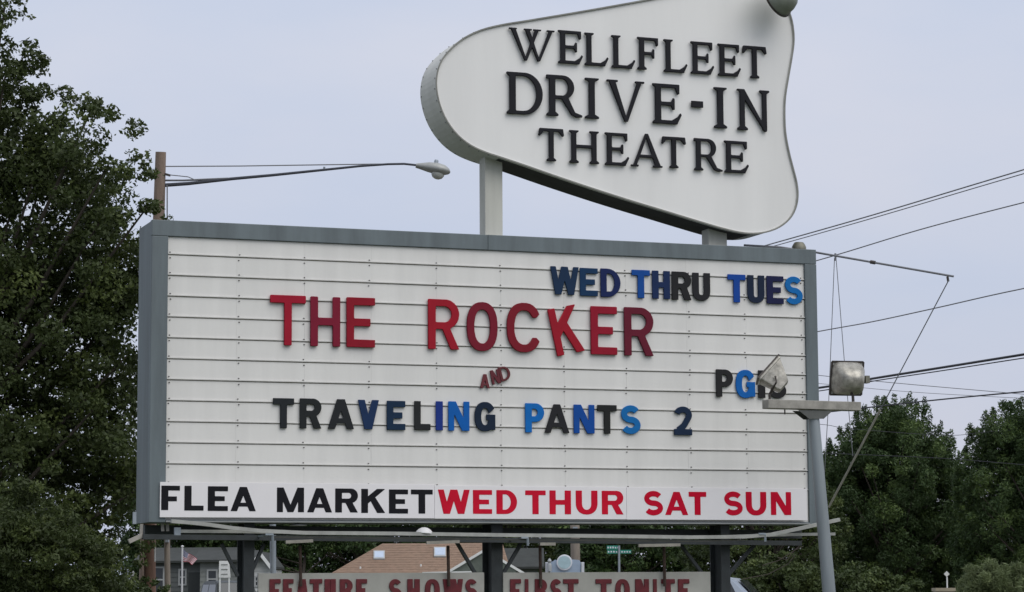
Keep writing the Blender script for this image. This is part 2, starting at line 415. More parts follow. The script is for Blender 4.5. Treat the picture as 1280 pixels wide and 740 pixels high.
def glyph_mesh(name, ch, style, w, h, thick, bev, tx=.2, ty=.2):
    """mesh in the plane x-z facing -y, lower left at the origin, back at y=0"""
    key = (ch, style, round(w/h, 2), tx, ty)
    if key not in GC:
        a = w/h
        pr = serif_prims(ch, a) if style == 'serif' else glyph_prims(ch, a, tx, ty)
        if ch == '-': pr = [('+', rc(0, 0, a, 1))]
        GC[key] = contours(pr, a)
    cu = bpy.data.curves.new(name, 'CURVE'); cu.dimensions = '2D'; cu.fill_mode = 'BOTH'
    for lp in GC[key]:
        sp = cu.splines.new('POLY'); sp.points.add(len(lp)-1); sp.use_cyclic_u = True
        for p, (x, y) in zip(sp.points, lp): p.co = (x*h, y*h, 0, 1)
    cu.extrude = thick/2-bev; cu.bevel_depth = bev; cu.offset = -bev; cu.bevel_resolution = 1
    ob = bpy.data.objects.new('t', cu)
    me = bpy.data.meshes.new_from_object(ob)
    bpy.data.objects.remove(ob); bpy.data.curves.remove(cu)
    me.transform(Matrix.Rotation(math.pi/2, 4, 'X')); me.transform(Matrix.Translation((0, -thick/2, 0)))
    me.name = name
    return me
def put_letter(name, ch, style, box, Y, thick, bev, m, parent=None, rot=0, tx=.2, ty=.2, tilt=0):
    """box = (x0, x1, ytop, ybottom) as seen in the photo; Y plane the back rests on"""
    x0, x1, yt, yb = box; xm = (x0+x1)/2; ym = (yt+yb)/2
    F_ = Y-thick
    a = at(x0, ym, F_).x; b = at(x1, ym, F_).x; zt = at(xm, yt, F_).z; zb = at(xm, yb, F_).z
    W = b-a; H = zt-zb
    me = glyph_mesh(name, ch, style, W, H, thick, bev, tx, ty)
    me.transform(Matrix.Translation((-W/2, 0, -H/2)))
    if rot: me.transform(Matrix.Rotation(R_(-rot), 4, 'Y'))
    if tilt: me.transform(Matrix.Rotation(R_(tilt), 4, 'X'))
    me.materials.append(m)
    o = bpy.data.objects.new(name, me); COL.objects.link(o)
    loc = Vector(((a+b)/2, Y, (zt+zb)/2))
    if parent: o.parent = parent; o.location = loc-parent_world(parent)
    else: o.location = loc
    return o

# ------------------------------------------------------------------ ground
def plane_grid(name, x0, x1, y0, y1, z, m, n=2):
    bm = bmesh.new()
    v = [bm.verts.new(p) for p in ((x0, y0, z), (x1, y0, z), (x1, y1, z), (x0, y1, z))]; bm.faces.new(v)
    me = bpy.data.meshes.new(name); bm.to_mesh(me); bm.free()
    return link(name, me, m)
tag(plane_grid('ground', -1500, 1500, -300, 3000, 0, mat('grass_ground', (.06, .075, .03), .95, var=.5, scale=.8, bump=.4, bscale=8)), kind='structure')
tag(plane_grid('road', -200, 200, -31, -23, .004, mat('asphalt', (.055, .055, .055), .9, var=.2, scale=3, bump=.3)), kind='structure')
tag(plane_grid('car_park', -30, 60, 12, 42, .004, mat('gravel_lot', (.17, .155, .13), .95, var=.25, scale=2, bump=.3)), kind='structure')

# ------------------------------------------------------------------ the marquee
PW = 7.79; Z0 = 5.293; SP = .23; TOPZ = Z0+.205; BOTZ = Z0-12.64*SP; DEP = .71
CAMZ = 1.65
mq = empty('marquee_sign', (PW/2, .3, 0), 'large grey framed white changeable letter marquee standing on three dark steel columns', 'marquee')
fx0, fx1, fz1, fz0 = -.17, PW+.145, TOPZ+.172, BOTZ-.028
MB().box((fx0, 0.06, fz0+.003), (fx1, DEP, fz1-.003)).build('cabinet', frame_side, mq)
for a, b in (((fx0-.012, -.035, TOPZ-.004), (fx0+3.9, .058, fz1)), ((fx0+3.903, -.033, TOPZ-.004), (fx1+.012, .058, fz1+.002)),
             ((fx0-.012, -.035, fz0), (0, .058, TOPZ-.007)), ((PW, -.035, fz0), (fx1+.012, .058, TOPZ-.007)),
             ((.003, -.03, fz0), (PW-.003, .058, BOTZ))):
    MB().box(a, b, .006).build('frame_rail', frame_grey, mq)
MB().box((.002, -.052, BOTZ-.026), (PW-.002, -.0355, BOTZ-.010)).build('drip_trim', trim_grey, mq)
MB().box((.001, .0125, BOTZ+.001), (PW-.001, .057, TOPZ-.005)).build('back_panel', track_dark, mq)
rnd = random.Random(4)
for k in range(12):
    zt = TOPZ-.008 if k == 0 else Z0-(k-1)*SP-.0085
    zb = Z0-k*SP+.0085
    if k == 11: zb = Z0-11*SP+.006
    y = -.004+rnd.uniform(-.0015, .0015)
    m_ = MB()
    n = 10; xs = [.002+(PW-.004)*i/n for i in range(n+1)]
    for i in range(n):   # sheets lapped along the row, each a hair out of line
        dy = rnd.uniform(-.0012, .0012)
        m_.box((xs[i]+.0004, y+dy, zb), (xs[i+1]-.0004, .012, zt))
    # ledge that carries the letters, and the return lip above it
    m_.box((.002, -.016, zb-.0035), (PW-.002, .0118, zb+.001))
    m_.box((.0025, -.017, zb+.0012), (PW-.0025, -.0135, zb+.0075))
    m_.build('slat', white_panel, mq)
MB().box((.002, -.004, BOTZ+.002), (PW-.002, .012, Z0-11*SP-.006)).build('slat', white_panel, mq)
# screws
cols = [at(x, y, 0).x for x, y in ((299, 306), (380, 308), (461, 310), (545, 313), (625, 317), (704, 319), (781, 322), (860, 325), (929, 328), (1000, 331))] + [.03]
sb = MB()
for cx in cols:
    for k in range(12):
        for dz in (.03, -.032):
            z = Z0-k*SP+dz+rnd.uniform(-.004, .004)
            if k == 11 and dz < 0: continue
            xx = cx+rnd.uniform(-.006, .006)
            r = .0075
            sb.box((xx-r, -.013, z-r*.6), (xx+r, -.0055, z+r*.6))
tag(sb.build('screw', lamp_dark, mq), kind='stuff')

# columns, braces, beams below
def colx(px, Y): return at(px, 690, Y).x
CY = .12
for pl, pr in ((304.7, 318), (614, 628.5), (901, 912.5)):
    xa, xb = colx(pl, CY), colx(pr, CY)
    xa += .005; xm_ = (xa+xb)/2; zt_ = fz0-.002
    m_ = MB(); m_.box((xa, CY, 0), (xb, CY+.022, zt_)); m_.box((xa, CY+.30, 0), (xb, CY+.322, zt_)); m_.box((xm_-.01, CY+.0225, 0), (xm_+.01, CY+.2995, zt_))
    m_.build('column', steel_dark, mq)
def strip(p, q, Y, th, name, m, parent, depth=.05):
    return MB().bar(at(*p, Y), at(*q, Y), depth, th, up=(0, 0, 1)).build(name, m, parent)
for p, q in (((571, 678), (597, 722)), ((652, 678), (626, 722)), ((850, 680), (877, 716)), ((944, 680), (909, 720)), ((277, 680), (297, 720)), ((330, 680), (312, 720))):
    strip(p, q, CY+.03, .035, 'brace', steel_dark, mq)
MB().bar(at(178, 671, CY-.09), at(1000, 679, CY-.09), .1, .055).build('beam', steel_dark, mq)
MB().bar(at(180, 662, CY+.4), at(1000, 668, CY+.4), .1, .10).build('beam', steel_dark, mq)
for p, q in (((357, 677.5), (391, 676)), ((533, 678.5), (574, 677)), ((675, 680), (694, 680)), ((798, 682), (850, 681))):
    MB().bar(at(*p, CY-.18), at(*q, CY-.18), .03, .034).build('junction_bar', arm_wood, mq)

# bowed rails in front of the sill (bent plank and the straight one behind it)
t = empty('bowed_rail', at(640, 668, -.42), 'long pale bowed rail under the marquee, its ends bent upwards', 'rail')
def sweep(pts, Y, w_, h_, name, m, parent):
    bm = bmesh.new(); rings = []
    P = [at(x, y, yy) for (x, y), yy in zip(pts, Y)]
    for i, p in enumerate(P):
        d = (P[min(i+1, len(P)-1)]-P[max(i-1, 0)]).normalized(); u = Vector((0, 0, 1)); s_ = d.cross(u).normalized(); u = s_.cross(d)
        rings.append([bm.verts.new(p+s_*a*w_/2+u*b*h_/2) for a, b in ((-1, -1), (1, -1), (1, 1), (-1, 1))])
    for i in range(len(rings)-1):
        for k in range(4): bm.faces.new((rings[i][k], rings[i][(k+1) % 4], rings[i+1][(k+1) % 4], rings[i+1][k]))
    bm.faces.new(rings[0]); bm.faces.new(rings[-1][::-1])
    bmesh.ops.recalc_face_normals(bm, faces=bm.faces)
    me = bpy.data.meshes.new(name); bm.to_mesh(me); bm.free()
    return link(name, me, m, parent)
pa = [(214, 651.5), (240, 653.5), (262, 656), (290, 660), (325, 663.5), (380, 666), (500, 667), (640, 669), (760, 670), (860, 671.5), (930, 671), (965, 668), (1000, 660.5), (1049, 649.5)]
sweep(pa, [-.45]*len(pa), .05, .040, 'rail', rail_mat, t)
pc = [(340, 671.5), (500, 672.5), (640, 674.5), (760, 675.5), (860, 676.5), (930, 675)]
sweep(pc, [-.43]*len(pc), .04, .016, 'lower_lip', rail_dark, t)
t2 = empty('straight_rail', at(640, 668, -.33), 'straight pale rail just behind the bowed one under the marquee', 'rail')
pb = [(220, 664), (300, 664.5), (640, 669.5), (860, 672), (1000, 668), (1043, 667.5)]
sweep(pb, [-.33]*len(pb), .05, .034, 'rail', rail_mat, t2)
MB().box(at(219, 669, -.36), at(224.5, 659.5, -.30)).build('end_cap', galv, t2)
for px_, py_ in ((336, 672), (655, 676), (952, 671)):
    m_ = MB(); p = at(px_, py_, -.46); 
    m_.bar(p+Vector((-.04, -.01, .035)), p+Vector((.045, -.01, .035)), .03, .02); m_.bar(p+Vector((.04, -.01, .035)), p+Vector((.045, -.005, -.055)), .02, .02)
    m_.bar(p+Vector((.0, 0, .03)), p+Vector((0, .55, .02)), .02, .02)
    m_.build('bracket', galv, t)
# loose angled end of the sill beam on the left
t = empty('angled_bracket', at(170, 672, .05), 'short pale angled bracket sticking out at the lower left corner of the marquee', 'bracket')
MB().bar(at(161, 677, .05), at(178, 669, .05), .05, .045).build('arm', arm_wood, t)
MB().bar(at(168, 655, .06), at(168.2, 640, .06), .03, .035).build('plate', galv, t)
MB().bar(at(176, 670, .08), at(177, 655, .08), .03, .03).build('stem', arm_wood, t)
for px_, c in ((203, 'bracket strut'), (209, 'x')):
    MB().bar(at(px_, 654, .1), at(px_+.5, 664, .1), .03, .03).build('strut', arm_wood, t)
# low lamp on the rail
t = empty('dome_lamp', at(531, 664, -.40), 'small white dome lamp lying on the rail left of the middle column', 'lamp')
MB().lathe([(0, .062), (.035, .056), (.07, .036), (.095, .008), (.098, -.006), (0, -.006)], at(530.5, 666, -.40), (0.08, 0, 1), 20).build('shade', mat('lamp_white', (.6, .6, .6), .4), t, True)
MB().lathe([(.016, 0), (.016, .03), (0, .03)], at(530.5, 667, -.40)-Vector((0, 0, .03)), (0, 0, 1), 10).build('socket', lamp_dark, t)
t = empty('lamp_cover', at(372, 656, .0), 'thin white lamp cover hanging beneath the left part of the marquee', 'lamp')
MB().lathe([(0, .02), (.07, .014), (.1, 0), (.09, -.008), (0, -.004)], at(373, 656.5, .1), (0, 0, 1), 18).build('shade', MATS['lamp_white'], t, True)
MB().bar(at(373, 655, .1), at(373, 652, .1)+Vector((0, 0, .03)), .02, .02).build('stem', lamp_dark, t)

# ------------------------------------------------------------------ changeable letters
NAVY = lin((33, 52, 78)); CHAR = lin((46, 48, 52))
def lm(rgb):
    k = 'letter_%d_%d_%d' % rgb
    return mat(k, tuple(v*.72 for v in lin(rgb)), .6, var=.10, scale=5, bump=.08, bscale=18, spec=.16)
LY = -.016; TH = .02
row = 'changeable letters on the marquee'
def word(wname, items, tx, ty, th=TH, where=''):
    ords = ['first', 'second', 'third', 'fourth', 'fifth', 'sixth', 'seventh', 'eighth', 'ninth']
    n = len(items)
    for i, it in enumerate(items):
        ch, box, rgb, cn = it[:4]; rot = it[4] if len(it) > 4 else 0
        txx = tx if ch not in 'I1' else .2
        o = put_letter('sign_letter', ch, 'sans', box, LY-(.0 if not rot else .003), th, .0045, lm(rgb), None, rot, txx, ty, tilt=0)
        kind = 'digit' if ch in '123' else 'letter'
        lab = '%s plastic %s %s' % (cn, kind, ch)
        if n > 1: lab += ', %s %s of %s %s' % (ords[i], 'character' if 'PG' in wname else 'letter', wname, where)
        else: lab += ' %s' % where
        tag(o, lab.strip(), 'letter', row)
word('the word WED', [('W', (688.2, 723.8, 333.2, 368.4), (30, 56, 88), 'dark teal'), ('E', (725.1, 747.5, 335, 370), (24, 62, 100), 'dark blue'), ('D', (751, 775.9, 335.8, 371.4), (28, 44, 96), 'navy blue')], .23, .20, where='at the top right')
word('the word THRU', [('T', (790, 812.8, 337.4, 372.6), (22, 84, 168), 'bright blue'), ('H', (815.5, 837.8, 338.4, 373.6), (30, 52, 96), 'navy blue'), ('R', (840, 864.4, 339.5, 374.8), (44, 44, 46), 'charcoal'), ('U', (865.9, 888, 341, 376), (46, 46, 50), 'charcoal')], .25, .20, where='in the top line')
word('the word TUES', [('T', (910, 932.3, 343, 378), (22, 78, 172), 'bright blue'), ('U', (934.6, 955.8, 344, 378.8), (32, 46, 70), 'dark navy'), ('E', (958.6, 979.8, 345, 379.8), (32, 38, 80), 'deep navy'), ('S', (981.4, 1003.6, 345.5, 380.6), (22, 120, 198), 'light blue')], .25, .20, where='at the top right')
word('the word THE', [('T', (337.9, 382.5, 369, 431.6), (180, 26, 54), 'bright red'), ('H', (388.4, 425.5, 370.9, 432.9), (142, 32, 58), 'dark red'), ('E', (433.5, 469, 371.9, 434), (160, 26, 46), 'red')], .155, .155, .032, where='in the red line')
word('the word ROCKER', [('R', (535.5, 574.3, 374, 436.6), (178, 28, 48), 'bright red'), ('O', (583.9, 622.3, 377.4, 438.9), (136, 32, 52), 'dark red'), ('C', (633.9, 677, 378.3, 440.4), (142, 32, 48), 'dark red'),
      ('K', (690.5, 726, 383.0, 442.4), (176, 28, 48), 'crooked bright red', 12.5), ('E', (738.9, 771.7, 383, 443.2), (166, 26, 52), 'red'), ('R', (780.8, 817, 384.2, 444.6), (116, 32, 54), 'faded maroon')], .158, .155, .032, where='in the red line')
word('the word AND', [('A', (600.3, 612.5, 467.6, 485.3), (122, 62, 68), 'small faded red'), ('N', (614, 625, 462, 480), (116, 56, 64), 'small faded red', 12), ('D', (624.3, 638, 457.6, 475.8), (112, 58, 62), 'small faded red', 15)], .20, .17, .02, where='between the film titles')
word('the word TRAVELING', [('T', (341.4, 367.8, 497.7, 535.2), (44, 48, 52), 'charcoal'), ('R', (374.8, 402, 498, 535.6), (42, 46, 48), 'charcoal'), ('A', (410, 442.8, 498.8, 536.3), (44, 47, 50), 'charcoal'), ('V', (447.5, 473.9, 499.8, 536.6), (32, 58, 98), 'navy blue'),
      ('E', (483.7, 506.9, 501, 537.5), (28, 54, 82), 'dark teal'), ('L', (518, 538.4, 501.3, 537.6), (46, 48, 50), 'charcoal'), ('I', (545, 553.8, 501.5, 538), (34, 62, 148), 'royal blue'), ('N', (560.6, 587, 501.8, 538.5), (16, 106, 196), 'light blue'), ('G', (593.5, 619.4, 502.3, 539.2), (30, 46, 68), 'dark navy')], .235, .215, where='in the lower title line')
word('the word PANTS', [('P', (656.8, 680.5, 504, 540.7), (16, 118, 206), 'light blue'), ('A', (680.9, 712, 505.3, 541.2), (46, 46, 50), 'charcoal'), ('N', (717.4, 743.4, 505.8, 541.8), (18, 84, 174), 'blue'), ('T', (747, 771.3, 506.2, 542.1), (42, 44, 44), 'charcoal'), ('S', (776.3, 801, 506.5, 542.7), (24, 120, 194), 'light blue')], .24, .215, where='in the lower title line')
word('2', [('2', (842.8, 865.3, 508, 543.9), (30, 50, 78), 'dark navy')], .24, .215, where='ending the lower title line')
word('the rating PG13', [('P', (895.5, 916.6, 461.7, 495.9), (46, 46, 48), 'charcoal'), ('G', (920, 944.2, 462.2, 497.6), (20, 110, 196), 'light blue'), ('1', (948.2, 956.8, 462.8, 497.4), (44, 44, 46), 'charcoal'), ('3', (961, 983, 463.3, 498), (44, 44, 46), 'charcoal')], .24, .21, where='beside the left floodlight')

# ------------------------------------------------------------------ bottom banner boards
def board(name, xs, yt, yb, Y, th, label, m, wordlist, mv, tx, ty, cat='sign', group=None, lt=.002, bev=0.0006, style='sans'):
    (xa, xb) = xs; a = at(xa, (yt[0]+yb[0])/2, Y).x; b = at(xb, (yt[1]+yb[1])/2, Y).x
    zt = (at(xa, yt[0], Y).z+at(xb, yt[1], Y).z)/2; zb = (at(xa, yb[0], Y).z+at(xb, yb[1], Y).z)/2
    t = empty(name, ((a+b)/2, Y+th/2, zb), label, cat, group)
    MB().box((a+.0015, Y, zb), (b-.0015, Y+th, zt), .002).build('panel', m, t)
    for ch, box in wordlist:
        put_letter('letter', ch, 'sans', box, Y-.0006, lt, bev, mv, t, 0, tx if ch != 'I' else .2, ty)
    return t
bY = -.062
board('banner_board', (199.8, 543.2), (601, 606.8), (646.3, 648.3), bY, .012, 'white banner board lettered FLEA MARKET in black along the marquee foot', banner_white,
      [('F', (201.6, 224.9, 607, 637.6)), ('L', (230.5, 254.6, 607.2, 638.2)), ('E', (259.8, 285, 607.8, 638.7)), ('A', (288.3, 319.9, 608.6, 639)),
       ('M', (346.2, 380.1, 609.4, 640.2)), ('A', (384, 415.3, 610.2, 640.5)), ('R', (419, 447.5, 610.6, 640.6)), ('K', (451.6, 481.6, 611.1, 641.2)), ('E', (486.2, 510.3, 611.8, 641.9)), ('T', (513.7, 541, 612, 642))],
      black_vinyl, .295, .20, group='banner boards along the foot of the marquee')
board('banner_board', (543.2, 783.2), (606.8, 608.8), (648.3, 649.3), bY, .012, 'white banner board lettered WED THUR in red along the marquee foot', banner_white,
      [('W', (547.4, 587.3, 612, 642.3)), ('E', (591.2, 615.2, 612.5, 642.3)), ('D', (620.5, 646.4, 612.6, 642.5)), ('T', (656.6, 682.2, 613, 642.7)),
       ('H', (686.9, 713.8, 613, 642.8)), ('U', (719.7, 747, 613.2, 643.2)), ('R', (752.3, 779.3, 613.5, 643))],
      red_vinyl, .285, .20, group='banner boards along the foot of the marquee')
board('banner_board', (783.2, 1009.3), (608.8, 611), (649.3, 650.6), bY, .012, 'white banner board lettered SAT SUN in crimson at the right end', banner_white,
      [('S', (805, 828.8, 613.6, 644.3)), ('A', (831.4, 860.2, 614.8, 643.8)), ('T', (861, 883, 614.8, 643.7)), ('S', (905, 928.4, 614.3, 644.4)), ('U', (932.3, 958, 614.8, 644.3)), ('N', (963.6, 989, 615, 643.8))],
      red_vinyl_dark, .285, .215, group='banner boards along the foot of the marquee')

# ------------------------------------------------------------------ hanging boards below
def y2(a, n): return [(c, (x0, x1, a, a+n)) for c, x0, x1 in ()]
def low(ws): return [(c, (a, b, 723.8, 752)) for c, a, b in ws]
HB = CY-.02
t = board('hanging_board', (322.5, 605.5), (716, 716.2), (764, 764), HB, .03, 'weathered grey board reading FEATURE SHOWS in old red letters below the marquee', board_grey,
      low([('F', 337, 351), ('E', 354, 367), ('A', 370.5, 386), ('T', 387.5, 403), ('U', 406, 420), ('R', 425, 441), ('E', 445.5, 459), ('S', 486.5, 502.5), ('H', 509.5, 525), ('O', 531.5, 550), ('W', 554, 579), ('S', 582, 597)]),
      old_red, .25, .20, group='boards hanging below the marquee', lt=.018, bev=.002)
rods = [((375, 682), (376, 733)), ((560, 682), (561, 733))]
for p, q in rods:
    MB().tube([at(*p, HB-.05), at(*q, HB-.05)], .018, 8).build('hanger_rod', rust, t)
t = board('hanging_board', (629, 888.5), (714.8, 715.6), (764, 764), HB, .03, 'weathered grey board reading FIRST TONITE in old red letters below the marquee', board_grey,
      low([('F', 638, 651.5), ('I', 656.5, 660.8), ('R', 669, 684), ('S', 688.5, 702.5), ('T', 704.5, 723.5), ('T', 745, 765), ('O', 769.5, 787.5), ('N', 794.5, 811.5), ('I', 817, 821.3), ('T', 827, 844), ('E', 848, 862)]),
      old_red, .25, .20, group='boards hanging below the marquee', lt=.018, bev=.002)
for p, q in (((675, 682), (676, 733)), ((830, 682), (831, 733))):
    MB().tube([at(*p, HB-.05), at(*q, HB-.05)], .018, 8).build('hanger_rod', rust, t)

# ------------------------------------------------------------------ the big pear-shaped sign on top
OUT = [(626, 30.8), (659, 25.4), (701, 18.4), (751, 9.8), (808, -.5), (850, -9), (890, -16.5), (920, -20), (946, -18.5), (966, -10.5), (980, 3), (988.5, 20), (992, 38), (992.3, 55), (989.5, 75),
       (985.5, 98), (982, 120), (981, 140), (982, 165), (986, 188), (991, 208), (996, 228), (997.5, 245), (994.5, 261), (987, 274), (974, 284.5), (958, 290.5), (941, 292.3), (925, 291), (902, 285.6), (868, 275.6), (835, 265.5),
       (793, 252.8), (751, 239.5), (700, 222.5), (655, 206.8), (625.7, 197), (606, 190.5), (588, 182), (572, 169.5), (558.5, 152), (549.5, 132), (545, 110), (546, 91), (552, 74.5), (564, 60), (580, 47), (601, 37.2)]
TY0, TY1 = .06, .64
def smooth_closed(P, k=3):
    n = len(P); o = []
    for i in range(n):
        p0, p1, p2, p3 = P[i-1], P[i], P[(i+1) % n], P[(i+2) % n]
        for j in range(k):
            t = j/k; o.append(tuple(.5*((2*p1[c])+(-p0[c]+p2[c])*t+(2*p0[c]-5*p1[c]+4*p2[c]-p3[c])*t*t+(-p0[c]+3*p1[c]-3*p2[c]+p3[c])*t**3) for c in (0, 1)))
    return o
OP = [at(x, y, TY0) for x, y in smooth_closed(OUT)]
OP = [(p.x, p.z) for p in OP]
def offs(P, d):
    n = len(P); o = []
    ar = sum(P[i][0]*P[(i+1) % n][1]-P[(i+1) % n][0]*P[i][1] for i in range(n)); sg = 1 if ar > 0 else -1
    for i in range(n):
        a, b = P[i-1], P[(i+1) % n]; tx, tz = b[0]-a[0], b[1]-a[1]; L = math.hypot(tx, tz)
        o.append((P[i][0]+sg*tz/L*d, P[i][1]-sg*tx/L*d))
    return o
ts = empty('theatre_sign', (at(617, 290, .35).x, .35, fz1), 'white pear-shaped sign with black serif letters on two posts above the marquee', 'sign')
face = offs(OP, -.018)
MB().prism([(x, TY0+.012, z) for x, z in face], (0, TY1-TY0-.024, 0)).build('face_panel', white_sign, ts)
# side band standing slightly proud of the face, made of riveted lengths
def band(i0, i1, m, name, out_=.0, inn=-.017, y0=TY0, y1=TY1):
    bm = bmesh.new(); n = len(OP); o = offs(OP, out_); q = offs(OP, inn); rg = []
    k = i0
    idx = [j % n for j in range(i0, i1+1)]
    for j in idx:
        rg.append([bm.verts.new((o[j][0], y0, o[j][1])), bm.verts.new((o[j][0], y1, o[j][1])), bm.verts.new((q[j][0], y1, q[j][1])), bm.verts.new((q[j][0], y0, q[j][1]))])
    for a in range(len(rg)-1):
        for c in range(4): bm.faces.new((rg[a][c], rg[a][(c+1) % 4], rg[a+1][(c+1) % 4], rg[a+1][c]))
    bm.faces.new(rg[0]); bm.faces.new(rg[-1][::-1])
    bmesh.ops.recalc_face_normals(bm, faces=bm.faces)
    me = bpy.data.meshes.new(name); bm.to_mesh(me); bm.free()
    return link(name, me, m, ts)
N3 = len(OP)
iR, iL = OUT.index((941, 292.3))*3, OUT.index((625.7, 197))*3
for a, b in ((0, 33), (33, 66), (66, iR), (iL, iL+18), (iL+18, N3)): band(a, b, sign_edge, 'side_band')
band(iR, iL, sign_edge, 'lower_lip', .0, -.017, TY0, TY0+.06)
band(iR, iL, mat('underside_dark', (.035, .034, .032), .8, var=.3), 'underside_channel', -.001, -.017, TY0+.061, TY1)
band(0, N3, mat('sign_rim', (.22, .22, .20), .5, var=.2), 'rim', .004, -.012, TY0-.012, TY0-.001)
for (pl, pr) in ((606.5, 628.5), (885.5, 908.5)):
    xa, xb = at(pl, 280, .25).x, at(pr, 280, .25).x
    zz = at((pl+pr)/2, 190 if pl < 700 else 282, .25).z
    MB().box((xa, .25, fz1-.002), (xb, .45, zz), .008).build('post', post_cream, ts)
    MB().box((xa-.03, .22, fz1-.0015), (xb+.03, .48, fz1+.02)).build('base_flange', post_cream, ts)
rv = MB()
for j in list(range(iL+2, N3, 2)):
    for yy in (TY0+.04, TY1-.04):
        x_, z_ = offs(OP, .001)[j]
        rv.box((x_-.007, yy-.007, z_-.007), (x_+.007, yy+.007, z_+.007))
tag(rv.build('rivet', trim_grey, ts), kind='stuff')
# dark channel beneath the slanting underside
p = at(625, 199, TY0); q = at(940, 295.5, TY0)
SER = [('W', (635.8, 694, 36, 76)), ('E', (698, 729, 38.3, 79.6)), ('L', (731, 761, 41.4, 82)), ('L', (764.6, 794.4, 44.6, 85.1)), ('F', (797, 825, 46.8, 87.2)), ('L', (830, 859.6, 49.7, 90.3)), ('E', (863.8, 893, 52.3, 92.4)), ('E', (897.6, 926.4, 55.2, 95)), ('T', (928.5, 958.8, 57.6, 97.5)),
       ('D', (633.6, 678.7, 90.6, 143)), ('R', (683.4, 728, 94.2, 145.4)), ('I', (731.5, 749, 97.3, 148)), ('V', (758.8, 806, 100.5, 152)), ('E', (816, 852, 104.8, 154.6)), ('-', (864.8, 879.2, 126.2, 134)), ('I', (892.8, 909, 109, 160)), ('N', (922, 962.4, 112, 163.2)),
       ('T', (673.6, 705.5, 160.4, 201.2)), ('H', (712, 749, 163.3, 204)), ('E', (756.5, 786.8, 166, 206.6)), ('A', (789, 828.2, 167, 208.6)), ('T', (827.5, 858, 171, 209.8)), ('R', (868, 903.4, 173.3, 213.4)), ('E', (905.8, 936.4, 176.2, 216))]
for ch, bx in SER:
    put_letter('letter', ch, 'serif', bx, TY0-.004, .03, .005, black_letter, ts)

# lamp leaning over the top right of the sign
t = empty('sign_floodlight', at(980, 2, -.25), 'weathered bowl floodlight at the top right edge of the pear-shaped sign', 'floodlight')
c = at(977, -4, -.28); ax = Vector((-.42, .80, -.34)).normalized(); kk = 1.22
MB().lathe([(r_*kk, h_*kk) for r_, h_ in [(0, -.15), (.05, -.147), (.10, -.13), (.145, -.085), (.17, -.03), (.178, .02), (.184, .05), (.19, .055), (.184, .06), (.175, .045), (0, .03)]], c, ax, 28).build('reflector', mat('bowl_grey', (.27, .29, .255), .45, .3, var=.2), t, True)
MB().lathe([(r_*kk, h_*kk) for r_, h_ in [(.186, .048), (.196, .045), (.196, .066), (.186, .068)]], c, ax, 28).build('rim', lamp_dark, t, True)
MB().tube([c-ax*.18, c-ax*.3+Vector((.05, 0, .1)), at(990, -22, .3)], .02, 8).build('bracket_arm', lamp_dark, t)

# knob-like lamp housing on the frame top
t = empty('housing_on_frame', at(998, 312, .2), 'rounded brown fixture sitting on the top right corner of the marquee frame', 'fixture')
c = at(998.5, 312, .2); c.z = fz1
MB().lathe([(.085, 0), (.09, .02), (.088, .06), (.07, .095), (.055, .115), (0, .12)], c, (.04, 0, 1), 18).build('cap', bronze, t, True)
MB().box(c+Vector((-.11, -.07, .0005)), c+Vector((.11, .07, .016))).build('base_plate', lamp_dark, t)

# ------------------------------------------------------------------ outrigger pipe with its stays (top right)
t = empty('outrigger_pipe', at(1010, 313, .3), 'thin steel outrigger pipe running out from the top right of the marquee', 'pipe')
A0 = at(930, 306.5, .30); A1 = at(1020, 315.5, .1); A2 = at(1192, 345.5, -1.2)
A0.z = max(A0.z, fz1+.02)
MB().tube([A0, at(975, 309, .24), A1, A2], .0135, 8).build('pipe', wire_grey, t)
k = A1.lerp(A2, .42); d = (A2-A1).normalized()
MB().tube([k-d*.03, k+d*.03], .024, 8).build('coupling', lamp_dark, t)
k = A1.lerp(A2, .145)
MB().tube([k-Vector((0, 0, .06)), k+Vector((0, 0, .03))], .012, 6).build('clamp', wire_grey, t)
k = A2-d*.05; MB().tube([k+Vector((-.03, 0, -.01)), k+Vector((-.02, 0, -.07))], .015, 6).build('eye_bolt', lamp_dark, t)

def catenary(p, q, sag, n=14):
    return [p.lerp(q, i/n)-Vector((0, 0, sag*4*(i/n)*(1-i/n))) for i in range(n+1)]
def wire(name, pts, r, m, label, cat='wire', group=None):
    o = MB().tube(pts, r, 6).build(name, m, None, origin=pts[0])
    return tag(o, label, cat, group)
E1 = at(1186, 350, -1.18); E2 = at(1036, 634, .9)
o = empty('guy_stay', E2, 'diagonal guy cable from the outrigger tip down behind the lamp pole, sleeved below', 'cable')
MB().tube([E1, E1.lerp(E2, .56)], .007, 6).build('cable', wire_grey, o)
MB().tube([E1.lerp(E2, .56), E2], .0135, 8).build('sleeve', mat('sleeve_pale', (.36, .34, .29), .7, var=.15), o)
K = at(1045, 322, -.1)
wire('stay_wire', [K, at(1055.5, 452, -.05), at(1066, 570, 0)], .0045, wire_grey, 'thin stay wire from the outrigger pipe down behind the right floodlight', group='thin stay wires under the outrigger pipe')
wire('stay_wire', [K+Vector((-.01, .02, 0)), at(1036, 500, .1), at(1030, 600, .2)], .0045, wire_grey, 'thin stay wire just right of the marquee frame, going nearly straight down', group='thin stay wires under the outrigger pipe')

